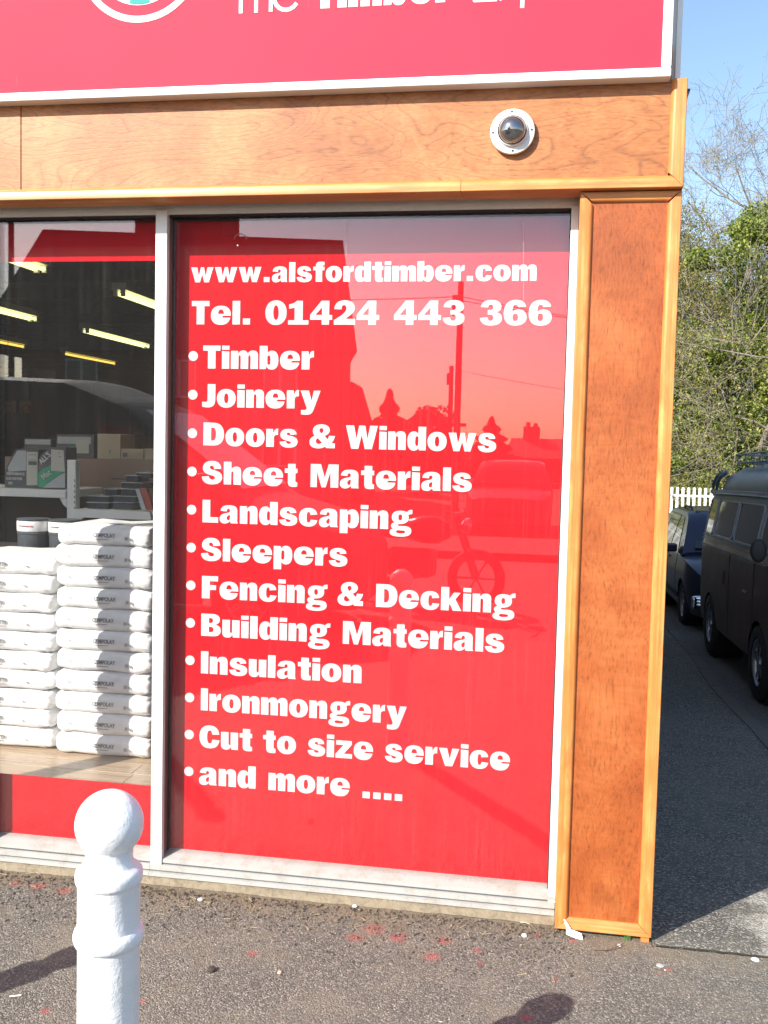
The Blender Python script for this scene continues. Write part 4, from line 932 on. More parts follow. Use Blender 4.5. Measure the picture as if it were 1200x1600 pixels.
# ------------------------------------------------------------------ bollards
def bollard_proto():
    prof = [(.0608, 0), (.0608, .045), (.0594, .055), (.0572, .065), (.0562, .672)]
    prof += [(.0566, .6735), (.0600, .6755), (.0626, .680), (.0642, .687), (.0640, .695), (.0618, .7015), (.0584, .7050), (.0570, .7060), (.0568, .712), (.0566, .788)]
    prof += [(.0572, .7895), (.0594, .7910), (.0608, .796), (.0610, .805), (.0600, .8120), (.0572, .8155), (.0540, .8175), (.0484, .822), (.0440, .829), (.0424, .837), (.0432, .846)]
    for a in range(-46, 91, 6): prof.append((.0618*math.cos(math.radians(a)), .8985+.0618*math.sin(math.radians(a))))
    prof.append((0, .9603))
    return prof
BP = bollard_proto()
def bollard(x, y, label, tilt=0.):
    e = empty('bollard', (x, y, 0), label, 'bollard', 'white ball topped bollards along the pavement')
    ci = next(i for i, (r, h) in enumerate(BP) if h > .8205)
    mb = MB(); mb.lathe(BP[:ci+1], 56); smooth_angle(mb.build('post', MT['bollard'], e), 50)
    mb = MB(); mb.lathe(BP[ci:], 56); mb.build('ball_finial', MT['bollard'], e, True)
    e.rotation_euler = (0, tilt, 0); return e
bb = at(171, 1280, -1.72); bollard(bb.x, -1.72, 'white painted ball topped bollard standing before the sack window')
for k, lb in ((-1, 'white bollard just left of the frame whose shadow reaches the near bollard'), (-2, 'white bollard farthest left in the row outside the frame')):
    bollard(bb.x+1.447*k, -1.72, lb)

# ------------------------------------------------------------------ litter, stones, weeds
MT['litter'] = mat('white_scrap', (.80,.80,.80), .5); MT['twig'] = mat('twig', (.16,.09,.06), .8)
e = empty('paper_scrap', (*atz(893, 1458, 0)[:2], 0), 'crumpled white scrap with a pointed end leaning on the foot of the wood pier', 'litter')
c0 = Vector(e.location)
pA, pB, pC, pD = at(880.5, 1437, YP-.004), at(885, 1455, YP-.018), at(910, 1470, YP-.035), at(909, 1463, YP-.028)
pE = at(890, 1447, YP-.010)
mb = MB(); v = [pA, at(883.5, 1437.5, YP-.006), pE, pB]
def slab(mb, pts, th=.004):
    n = len(pts); off = Vector((0, th, 0)); mb.add([tuple(p) for p in pts]+[tuple(p+off) for p in pts], [tuple(range(n)), tuple(range(2*n-1, n-1, -1))]+[(i, (i+1) % n, n+(i+1) % n, n+i) for i in range(n)])
slab(mb, [pA, at(884, 1438, YP-.006), at(893, 1453, YP-.012), at(886, 1453, YP-.012)]); lp(e, 'spike', mb, MT['litter'])
mb = MB(); slab(mb, [at(884.5, 1452, YP-.014), at(893, 1455, YP-.014), at(909, 1461, YP-.026), at(911, 1469, YP-.034), at(899, 1466, YP-.030), at(885, 1460, YP-.022)], .012); lp(e, 'fold', mb, MT['litter'])
def pebble(px, py, s, m, label, cat, name, flat=.5, seed=0):
    p = atz(px, py, 0); R = np.random.default_rng(seed)
    bm = bmesh.new(); bmesh.ops.create_icosphere(bm, subdivisions=2, radius=s)
    for v in bm.verts: v.co *= 1+.35*(R.random()-.5); v.co.z = v.co.z*flat
    me = bpy.data.meshes.new(name); bm.to_mesh(me); bm.free()
    o = link(name, me, m, loc=(p.x, p.y, gz(p.y)+s*flat*.6)); tag(o, label, cat); return o
MT['stone_w'] = mat('white_pebble', (.75,.73,.70), .6); MT['stone_d'] = mat('dark_clod', (.05,.04,.03), .9); MT['stone_g'] = mat('grey_flake', (.42,.41,.38), .7)
pebble(313, 1407, .010, MT['stone_w'], 'white pebble on the asphalt near the mullion foot', 'pebble', 'pebble', seed=1)
pebble(554, 1416, .009, MT['stone_w'], 'white pebble below the middle of the red window', 'pebble', 'pebble', seed=2)
pebble(568, 1402, .008, MT['stone_w'], 'small pale pebble against the mortar below the red window', 'pebble', 'pebble', seed=3)
pebble(626, 1407, .018, MT['stone_g'], 'flat grey flake lying against the mortar bed', 'flake', 'stone_flake', .22, 4)
pebble(330, 1517, .013, MT['stone_d'], 'dark clod of earth on the dusty asphalt right of the bollard', 'clod', 'earth_clod', .7, 5)
pebble(437, 1521, .008, mat('buff_pebble', (.55,.36,.24), .8), 'buff pebble on the asphalt below the word more', 'pebble', 'pebble', .6, 6)
pebble(819, 1463, .009, MT['stone_w'], 'white chip on the asphalt left of the wood pier', 'pebble', 'pebble', .6, 7)
pebble(1180, 1500, .013, MT['stone_w'], 'pale flat pebble at the far right on the pavement seam', 'pebble', 'pebble', .3, 8)
pebble(1031, 1509, .012, MT['stone_g'], 'grey flake right of the foot of the pier', 'flake', 'stone_flake', .2, 9)
pebble(968, 1478, .006, MT['stone_w'], 'tiny white chip on the twig below the pier', 'pebble', 'pebble', .6, 10)
mb = MB(); a, b, c = atz(926, 1483, .006), atz(948, 1484, .008), atz(975, 1474, .012)
o = MB().tube([a, b, atz(962, 1480, .010), c], [.0018, .0024, .002, .001], 6).build('twig', MT['twig']); tag(o, 'thin dark twig lying in front of the wood pier', 'twig')
a, b = atz(813, 1441, .004), atz(828, 1444, .004)
o = MB().tube([a, (a+b)/2+Vector((0,0,.003)), b], .0013, 5).build('straw', mat('straw', (.55,.47,.33), .8)); tag(o, 'pale straw on the asphalt between red window and pier', 'straw')
a, b = atz(15, 1557, .004), atz(33, 1555, .004)
o = MB().tube([a, b], .0022, 6).build('white_stick', MT['litter']); tag(o, 'short white stick on the asphalt at the lower left', 'stick')
# small tuft of moss at the pier foot
MT['moss'] = mat('moss', (.07,.16,.03), .9)
mb = MB()
for k in range(70):
    p = atz(978+10*rng.random()-3, 1467+2*rng.random(), 0); hh = .006+.008*rng.random(); dx, dy = .004*(rng.random(2)-.5)
    mb.add([(p.x-.0012, p.y, 0), (p.x+.0012, p.y, 0), (p.x+dx, p.y+dy, hh)], [(0, 1, 2)])
tag(mb.build('moss', MT['moss'], fix=False), 'tiny tuft of green moss under the pier', kind='stuff')
# loose grit gathered along the foot of the shopfront
def ico(s):
    bm = bmesh.new(); bmesh.ops.create_icosphere(bm, subdivisions=1, radius=1.); v = np.array([x.co[:] for x in bm.verts]); f = [[q.index for q in x.verts] for x in bm.faces]; bm.free(); return v, f
IV, IF = ico(1)
def grit(name, n, fn, m, size, label):
    vs = np.zeros((n*len(IV), 3)); fs = []
    k = 0
    for i in range(n):
        x, y = fn(); s = size[0]+(size[1]-size[0])*rng.random()**3
        sc_ = s*(.6+.8*rng.random(3)); V = IV*sc_*(1+.3*(rng.random((len(IV), 1))-.5)); a = rng.random()*6.28
        V = np.stack([V[:,0]*math.cos(a)-V[:,1]*math.sin(a)+x, V[:,0]*math.sin(a)+V[:,1]*math.cos(a)+y, V[:,2]*.7+gz(y)+s*.35], 1)
        vs[i*len(IV):(i+1)*len(IV)] = V; fs += [[a_+i*len(IV) for a_ in f] for f in IF]
    me = bpy.data.meshes.new(name); me.from_pydata(vs.tolist(), [], fs); o = link(name, me, m); tag(o, label, kind='stuff'); return o
def near_wall():
    while True:
        x = -3.0+2.75*rng.random(); y = -.07-abs(rng.normal(0, .16))
        if y > -.9: return x, y
def anywhere(): return -2.8+4.0*rng.random(), -1.9+1.75*rng.random()
gm = mat('grit', (.15,.12,.09), .9); t = NT(gm); oi = t.noise(t.coord(), 60., 1); t.col(t.ramp(oi, [(.3, (.05,.04,.035)), (.5, (.16,.125,.09)), (.7, (.34,.27,.19))], 'CONSTANT'))
grit('loose_grit', 5200, near_wall, gm, (.0016, .0055), 'dark and buff grit gathered along the foot of the shopfront')
gm2 = mat('pale_chips', (.5,.46,.4), .8); t = NT(gm2); oi = t.noise(t.coord(), 40., 1); t.col(t.ramp(oi, [(.35, (.16,.13,.11)), (.5, (.42,.36,.29)), (.62, (.70,.67,.62))], 'CONSTANT'))
grit('stone_chips', 2600, anywhere, gm2, (.0010, .0028), 'pale stone chips showing in the worn asphalt')
mb = MB()
for k in range(60):
    x, y = near_wall(); a = rng.random()*3.14; L = .012+.02*rng.random()
    mb.tube([(x, y, .004), (x+L*math.cos(a), y+L*math.sin(a), .005)], .0009, 4)
tag(mb.build('straw_bits', mat('straw_bits', (.42,.33,.2), .9)), 'bits of straw among the grit', kind='stuff')

# ------------------------------------------------------------------ trees
def quadleaves(P, size, R, up=.3):
    n = len(P); a = R.normal(size=(n, 3)); a /= np.linalg.norm(a, axis=1)[:, None]
    b = np.cross(a, R.normal(size=(n, 3))); b /= np.linalg.norm(b, axis=1)[:, None]
    s = (size*(.6+.8*R.random(n)))[:, None]
    V = np.stack([P-a*s-b*s*.1, P-b*s*.55, P+a*s, P+b*s*.55], 1).reshape(-1, 3)
    Fc = np.arange(n*4).reshape(-1, 4); return V, Fc
def np_mesh(name, V, Fc):
    me = bpy.data.meshes.new(name); me.vertices.add(len(V)); me.vertices.foreach_set('co', V.astype(np.float32).ravel())
    k = Fc.shape[1]; me.loops.add(Fc.size); me.loops.foreach_set('vertex_index', Fc.astype(np.int32).ravel())
    me.polygons.add(len(Fc)); me.polygons.foreach_set('loop_start', (np.arange(len(Fc))*k).astype(np.int32)); me.polygons.foreach_set('loop_total', np.full(len(Fc), k, np.int32))
    me.update(calc_edges=True); me.validate(); return me
def leafmat(name, cols, trans=.35, scale=1.6):
    m = mat(name, cols[1], .55); t = NT(m); n1 = t.noise(t.coord(), scale, 3, .6)
    gi = t.n('NewGeometry'); f = t.math('MULTIPLY_ADD', gi.outputs['Random Per Island'], .6, t.math('MULTIPLY', n1, .5))
    k = len(cols); t.col(t.ramp(f, [(.15+.7*i/(k-1), c) for i, c in enumerate(cols)]))
    c2 = t.n('BsdfTranslucent'); mx = t.n('MixShader'); mx.inputs[0].default_value = trans
    src = t.b.inputs['Base Color'].links[0].from_socket; t.l(src, c2.inputs[0])
    out = m.node_tree.nodes['Material Output']; t.l(t.b.outputs[0], mx.inputs[1]); t.l(c2.outputs[0], mx.inputs[2]); t.l(mx.outputs[0], out.inputs[0]); return m
MT['bark'] = painted('grey_brown_bark', (.20,.17,.135), .9, .5, 6., .5, (.08,.07,.05))
MT['twigbark'] = painted('pale_twigs', (.22,.19,.145), .9, .3, 4., .3)
MT['bud'] = leafmat('spring_buds', [(.11,.09,.03), (.20,.21,.04), (.29,.32,.06), (.28,.17,.05)])
MT['ivy'] = leafmat('ivy_leaves', [(.035,.06,.010), (.09,.135,.020), (.18,.23,.035), (.34,.36,.08)], .28, 1.1)
MT['yellowgreen'] = leafmat('yellow_green_conifer', [(.20,.26,.04), (.34,.40,.07), (.44,.46,.10)], .35)
MT['darkleaf'] = leafmat('dark_leaves', [(.02,.04,.012), (.035,.06,.02), (.05,.08,.025)], .2)
def grow(base, height, R, spread=.55, lean=(0, 0), depth=6, r0=.16, kids=(3, 6), first=.18, drop=0.):
    """returns segments (p0,p1,r0,r1) and twig end points"""
    segs = []; tips = []
    def br(p, d, L, r, lev):
        n = max(2, int(3+L*1.5)) if lev < 3 else 3
        pts = [p]; dd = d.copy()
        for i in range(n):
            dd = dd + R.normal(size=3)*(.10 if lev < 2 else .20); dd[2] += (.03 if lev < 2 else .05) - drop*(lev > 1); dd /= np.linalg.norm(dd)
            q = pts[-1]+dd*L/n; segs.append((pts[-1], q, r*(1-.55*i/n), r*(1-.55*(i+1)/n), lev)); pts.append(q)
            if lev >= depth-2: tips.append((q, lev))
        if lev < depth:
            k = R.integers(*kids)+(2 if lev == 0 else 1 if lev == 1 else 0)+ (2 if lev == depth-1 else 0)
            for j in range(k):
                f = first+(1-first)*R.random() if lev else .22+.78*(j+.5)/k
                i = min(int(f*n), n-1); q = pts[i]+(pts[i+1]-pts[i])*(f*n-i)
                a = R.random()*6.283; u = np.cross(dd, [0, 0, 1.]) if abs(dd[2]) < .95 else np.array([1., 0, 0]); u /= np.linalg.norm(u); w_ = np.cross(dd, u)
                nd = dd*(1-spread*.75)+(u*math.cos(a)+w_*math.sin(a))*(spread*(.7+.7*R.random())); nd /= np.linalg.norm(nd)
                br(q, nd, L*(.50+.22*R.random())*(1-.3*f if lev == 0 else 1), max(r*(.36 if lev == 0 else .52)*(1-.35*f), .004), lev+1)
    d0 = np.array([lean[0], lean[1], 1.]); d0 /= np.linalg.norm(d0)
    br(np.array(base, float), d0, height*.62, r0, 0); return segs, tips
def seg_mesh(segs, levs, sides=(8, 6, 4, 3, 3, 3, 3, 3)):
    Vs = []; Fs = []; off = 0
    for lv in levs:
        S = [s for s in segs if s[4] == lv]
        if not S: continue
        n = sides[lv]; A = np.array([s[0] for s in S]); B = np.array([s[1] for s in S]); ra = np.array([s[2] for s in S]); rb = np.array([s[3] for s in S])
        D = B-A; D /= np.linalg.norm(D, axis=1)[:, None]+1e-9; U = np.cross(D, np.array([.3, .2, 1.])); U /= np.linalg.norm(U, axis=1)[:, None]+1e-9; W = np.cross(D, U)
        th = 2*np.pi*np.arange(n)/n; c, s_ = np.cos(th), np.sin(th)
        ringA = A[:, None]+ra[:, None, None]*(U[:, None]*c[None, :, None]+W[:, None]*s_[None, :, None]); B2 = B+D*rb[:, None]*.2
        ringB = B2[:, None]+rb[:, None, None]*(U[:, None]*c[None, :, None]+W[:, None]*s_[None, :, None])
        V = np.concatenate([ringA, ringB], 1).reshape(-1, 3); m = len(S)
        k = np.arange(n); q = np.stack([k, (k+1) % n, n+(k+1) % n, n+k], 1); Fc = (np.arange(m)[:, None, None]*2*n+q[None]).reshape(-1, 4)+off
        Vs.append(V); Fs.append(Fc); off += len(V)
    return np.concatenate(Vs), np.concatenate(Fs)
def bare_tree(name, base, h, seed, label, lean=(0, 0), depth=5, buds=1.2, r0=.16, budsize=.034, twr=1., spread=.6, leafm='bud', drop=0.):
    R = np.random.default_rng(seed); segs, tips = grow((0, 0, -.3), h, R, spread, lean, depth, r0, drop=drop)
    e = empty(name, base, label, 'tree')
    V, Fc = seg_mesh(segs, (0, 1)); link('trunk', np_mesh('trunk', V, Fc), MT['bark'], e, True)
    segs2 = [(a, b, max(c*twr, .006), max(d*twr, .004), l) for a, b, c, d, l in segs]
    V, Fc = seg_mesh(segs2, range(2, depth+1)); link('branches', np_mesh('branches', V, Fc), MT['twigbark'], e, True)
    T = np.array([q for q, l in tips]); k = int(len(T)*buds); P = T[R.integers(0, len(T), k)]+R.normal(size=(k, 3))*.07
    V, Fc = quadleaves(P, budsize, R); link('crown', np_mesh('crown', V, Fc), MT[leafm], e)
    return e
def leafy_crown(e, cx, cy, z0, z1, r, n, R, m, size, name='crown', core=.0, lumps=40):
    C = np.stack([R.normal(0, .42, lumps)*r+cx, R.normal(0, .42, lumps)*r+cy, z0+(z1-z0)*(.1+.85*R.random(lumps))], 1); rr = r*(.16+.22*R.random(lumps))
    i = R.integers(0, lumps, n); d = R.normal(size=(n, 3)); d /= np.linalg.norm(d, axis=1)[:, None]; P = C[i]+d*(rr[i]*(.55+.5*R.random(n)**.5))[:, None]*np.array([1, 1, .9])
    V, Fc = quadleaves(P, size, R); return link(name, np_mesh(name, V, Fc), MT[m], e)
G0 = -1.1
def gpos(px, Y): return (at(px, 720, Y).x, Y, G0+.06)
bare_tree('bare_tree', gpos(1150, 25.2), 11.5, 3, 'bare budding tree with low grey branches, nearest behind the white fence', depth=4, buds=2.2, r0=.10, lean=(-.03, 0), twr=.9, spread=.84, drop=.02)
bare_tree('bare_tree', gpos(1040, 29.5), 11.0, 5, 'bare brown budding tree partly hidden by the wood pier', depth=5, buds=5.5, r0=.10, twr=1.1, spread=.70)
bare_tree('bare_tree', gpos(1096, 33), 12.0, 9, 'dense twiggy tree showing between pier and camper van roof', depth=5, buds=5.0, r0=.11, twr=1.1, spread=.72)
bare_tree('bare_tree', gpos(1236, 29), 17.0, 12, 'tallest bare tree whose fine twigs reach the sky at the right edge', depth=5, buds=.7, r0=.17, lean=(-.04, 0), twr=.9, spread=.66, budsize=.02)
bare_tree('bare_tree', gpos(1180, 31), 14.0, 14, 'bare budding tree standing behind the ivy clad trunk', depth=5, buds=4.5, r0=.13, twr=1.1, spread=.7)
bare_tree('bare_tree', gpos(1310, 40), 15., 21, 'bare tree farthest right beyond the ivy clad one', depth=5, buds=1.5, r0=.16, twr=1.2)
bare_tree('bare_tree', gpos(965, 38), 11., 23, 'bare tree hidden behind the shop, left of the others', depth=5, buds=2., r0=.12, twr=1.2)
# ivy clad tree
R = np.random.default_rng(31)
e = empty('ivy_tree', gpos(1176, 26.6), 'ivy clad tree with glossy green leaves behind the camper van', 'tree')
segs, tips = grow((0, 0, -.3), 11.5, R, .5, (0, 0), 4, .28)
V, Fc = seg_mesh(segs, (0, 1, 2, 3, 4)); link('trunk', np_mesh('trunk', V, Fc), MT['bark'], e, True)
leafy_crown(e, .2, -.6, .8, 9.8, 2.0, 46000, R, 'ivy', .050, lumps=90)
leafy_crown(e, -1.2, -.5, .3, 6.4, 1.9, 26000, R, 'ivy', .050, 'lower_crown', lumps=60)
e = empty('conifer', gpos(1236, 25.0), 'yellow green conifer at the right edge of the photo', 'tree')
V, Fc = seg_mesh(grow((0, 0, -.2), 8, R, .3, (0, 0), 1, .12)[0], (0, 1)); link('trunk', np_mesh('trunk', V, Fc), MT['bark'], e, True)
n = 16000; zz_ = R.random(n)**.8; ang = R.random(n)*6.283; lay = np.floor(zz_*22)/22; rad = (.95*(1-lay)**.6+.15)*(.55+.45*R.random(n)**.4)*(1+.25*np.sin(ang*7+lay*60))
P = np.stack([rad*np.cos(ang), rad*np.sin(ang), 2.6+4.4*zz_-.25*rad], 1); V, Fc = quadleaves(P, .05, R); link('crown', np_mesh('crown', V, Fc), MT['yellowgreen'], e)
# distant hedge mass so that no bare horizon shows under the trees
R = np.random.default_rng(77); n = 110000
P = np.stack([-6+40*R.random(n), 46+4*R.random(n), G0+9.0*R.random(n)**1.35*(.75+.25*np.sin(R.random(n)*6))], 1); V, Fc = quadleaves(P, .10, R)
tag(link('distant_thicket', np_mesh('distant_thicket', V, Fc), MT['bud']), 'brown green thicket closing the view behind the trees', kind='stuff')
# undergrowth behind the fence
n = 26000; P = np.stack([-2+16*R.random(n), 22.6+2.2*R.random(n), G0+1.9*R.random(n)**1.6], 1); V, Fc = quadleaves(P, .05, R)
tag(link('undergrowth', np_mesh('undergrowth', V, Fc), MT['bud']), 'tangled undergrowth behind the white fence', kind='stuff')

# ------------------------------------------------------------------ white picket fence
YFN = 21.5; fz = gz(21.5); ft = ZZ(1060, 761, YFN); fr1 = ZZ(1060, 774, YFN)
fence = empty('picket_fence', (5, YFN, fz), 'white picket fence behind the parked vehicles, in front of the trees', 'fence')
finv = Matrix.Translation((-5, -YFN, -fz))
MT['fencew'] = painted('white_fence_paint', (.74,.74,.74), .5, .15, 4.)
pk = MB(); pk.poly([(-.032, 0), (.032, 0), (.032, ft-fz-.02), (.018, ft-fz-.004), (0, ft-fz), (-.018, ft-fz-.004), (-.032, ft-fz-.02)], -.02, .0); pme = pk.mesh('picket')
for i in range(86):
    o = link('picket', pme, MT['fencew'], fence); o.location = (-1.0-5+.1295*i, 0, 0)
for z in (fr1-fz, .35):
    mb = MB(); mb.box(-6.1, 5.3, .001, .035, z-.03, z+.02); mb.build('rail', MT['fencew'], fence)
for i in range(5):
    mb = MB(); mb.box(-6+2.6*i, -5.92+2.6*i, .036, .11, 0, ft-fz-.02); mb.build('post', MT['fencew'], fence)

# ------------------------------------------------------------------ vehicles
def vehicle_surface(W, L, zb, zt, wprof, nose, arches, crown=.05):
    """returns w(y,z) half width and loft mesh builder"""
    def half(y, z):
        u = wprof(y, z); return W/2*u*nose(y)
    return half
def loft(mb, ys_, zb, zt, half, arches, nz=14, crown=.06, endcap=True):
    rings = []
    for y in ys_:
        b = zb(y)
        for (yc, rr, zc) in arches:
            if abs(y-yc) < rr: b = max(b, zc+math.sqrt(rr*rr-(y-yc)**2))
        top = zt(y); ring_ = []
        for k in range(nz+1):
            z = b+(top-b)*k/nz; ring_.append((-half(y, z), y, z))
        w_ = half(y, top)
        for k in range(1, 8):
            a = k/8; ring_.append((-w_*math.cos(math.pi*a), y, top+crown*math.sin(math.pi*a)*min(1, w_/.4)))
        for k in range(nz, -1, -1):
            z = b+(top-b)*k/nz; ring_.append((half(y, z), y, z))
        rings.append(ring_)
    n = len(rings[0]); vs = [p for r in rings for p in r]
    fs = [(j*n+i, j*n+i+1, (j+1)*n+i+1, (j+1)*n+i) for j in range(len(rings)-1) for i in range(n-1)]
    if endcap: fs += [tuple(range(n-1, -1, -1)), tuple((len(rings)-1)*n+i for i in range(n))]
    mb.add(vs, fs); return mb
def sidepatch(mb, pts, half, side, off=.004, th=.006, sub=6):
    """thin plate lying on the vehicle side; pts polygon in (y,z)"""
    tris = tessellate_polygon([[Vector((a, b, 0)) for a, b in pts]])
    dense = []; n = len(pts)
    for i in range(n):
        a, b = pts[i], pts[(i+1) % n]
        for k in range(sub): dense.append((a[0]+(b[0]-a[0])*k/sub, a[1]+(b[1]-a[1])*k/sub))
    pts = dense; n = len(pts); tris = tessellate_polygon([[Vector((a, b, 0)) for a, b in pts]])
    vs = [(side*(half(a, b)+off+th), a, b) for a, b in pts]+[(side*(half(a, b)+off-th), a, b) for a, b in pts]
    mb.add(vs, [tuple(t_) for t_ in tris]+[(i, (i+1) % n, n+(i+1) % n, n+i) for i in range(n)]); return mb
def rimpoly(pts, w): 
    """frame: list of quads around polygon in (y,z)"""
    c = Vector((sum(p[0] for p in pts)/len(pts), sum(p[1] for p in pts)/len(pts))); out = []
    n = len(pts); outer = [tuple(Vector(p)+(Vector(p)-c).normalized()*w) for p in pts]
    return [[pts[i], pts[(i+1) % n], outer[(i+1) % n], outer[i]] for i in range(n)]
def rrect(y0, y1, z0, z1, r=.05, n=4):
    o = []
    for cy, cz, a0 in ((y1-r, z1-r, 0), (y0+r, z1-r, 90), (y0+r, z0+r, 180), (y1-r, z0+r, 270)):
        for k in range(n+1): a = math.radians(a0+90*k/n); o.append((cy+r*math.cos(a), cz+r*math.sin(a)))
    return o
MT['tyre'] = mat('tyre_rubber', (.022,.022,.024), .8); MT['carglass'] = mat('dark_car_glass', (.02,.024,.026), .05, spec=.8)
MT['alloy'] = mat('alloy_wheel', (.42,.43,.45), .3, .9)
def wheel(parent, x, y, z, r, w, side, spokes=5, rimr=.66, rz=0):
    mb = MB(); mb.lathe([(r*rimr, -w/2), (r*.93, -w/2), (r*.99, -w*.38), (r, -w*.2), (r, w*.2), (r*.99, w*.38), (r*.93, w/2), (r*rimr, w/2)], 36, (x, y, z), 'x'); ty = mb.build('wheel', MT['tyre'], parent, True)
    xo = x+side*w*.42
    mb = MB(); mb.lathe([(r*rimr, side*-.05), (r*rimr, 0), (r*rimr*.96, side*.012), (r*rimr*.9, 0), (r*rimr*.88, -side*.03)], 36, (xo, y, z), 'x'); ob = mb.build('rim', MT['alloy'], ty, True)
    mb = MB(); mb.lathe([(0, side*.0), (r*.16, side*.0), (r*.17, -side*.03)], 20, (xo, y, z), 'x')
    for k in range(spokes):
        a = 2*math.pi*k/spokes+.3; ca, sa = math.cos(a), math.sin(a); r1, r2 = r*.12, r*rimr*.9; h = r*.085
        v = []
        for (rr, hh) in ((r1, h*1.1), (r2, h*.8)):
            for q in (-1, 1):
                for xx in (-.012, -.035): v.append((xo+side*xx, y+rr*ca-q*hh*sa, z+rr*sa+q*hh*ca))
        mb.add(v, [(0, 2, 6, 4), (1, 5, 7, 3), (0, 4, 5, 1), (2, 3, 7, 6), (0, 1, 3, 2), (4, 6, 7, 5)])
    mb.build('spokes', MT['alloy'], ty)
    mb = MB(); mb.lathe([(0, 0), (r*rimr*.9, 0)], 24, (xo-side*.06, y, z), 'x'); mb.build('wheel_back', MT['tyre'], ty)
    return ty
# ---- camper van (front toward the camera, local y from front 0 to rear 4.4, x across)
VY0 = 4.98; VX = 1.49; vz = gz(5.98)-.02
wf = at(1190, 1090, 6.58)
van = empty('camper_van', (VX+.86, VY0, vz), 'vintage camper van, maroon below and blue grey above, parked with roof rack', 'van', rz=math.radians(1.2)); van.rotation_euler[0] = -.028; van.location.z += .028; van.scale = (1, 1.05, 1)
MT['seal'] = mat('pale_window_seal', (.34,.40,.43), .35)
MT['maroon'] = painted('faded_maroon_paint', (.10,.032,.017), .34, .35, 3., .02, (.045,.018,.012)); MT['bluegrey'] = painted('blue_grey_paint', (.17,.225,.26), .34, .15, 3., .02, (.08,.1,.12))
VB, VT = 1.29, 1.83
def v_nose(y):
    f = 1.
    if y < .5: f *= .86+.14*math.sin(min(1, y/.5)*math.pi/2)
    if y > 3.9: f *= .90+.10*math.cos(min(1, (y-3.9)/.5)*math.pi/2)
    return f
def v_w(y, z):
    if z < .42: return .95+.04*max(0, (z-.2)/.22)
    if z < VB: return .99+.01*math.sin((z-.42)/(VB-.42)*math.pi)
    return .965-.115*((z-VB)/(VT-VB))**1.15
vhalf = lambda y, z: 1.72/2*v_w(y, z)*v_nose(y)
ysv = np.concatenate([[0, .03, .08, .15], np.arange(.22, 4.25, .06), [4.28, 4.34, 4.38, 4.4]])
AR = [(1.00, .39, .33), (3.40, .38, .32)]
mb = MB(); loft(mb, ysv, lambda y: .34 if y > .3 else .42, lambda y: VB, vhalf, AR, 16, .0); smooth_angle(mb.build('lower_body', MT['maroon'], van), 40)
front = lambda y: VB+.002+(VT-VB)*min(1, max(0, (y+.02)/.30))**.6
mb = MB(); loft(mb, [y for y in ysv if y > .0], lambda y: VB+.001, front, vhalf, [], 8, .05); smooth_angle(mb.build('upper_body', MT['bluegrey'], van), 40)
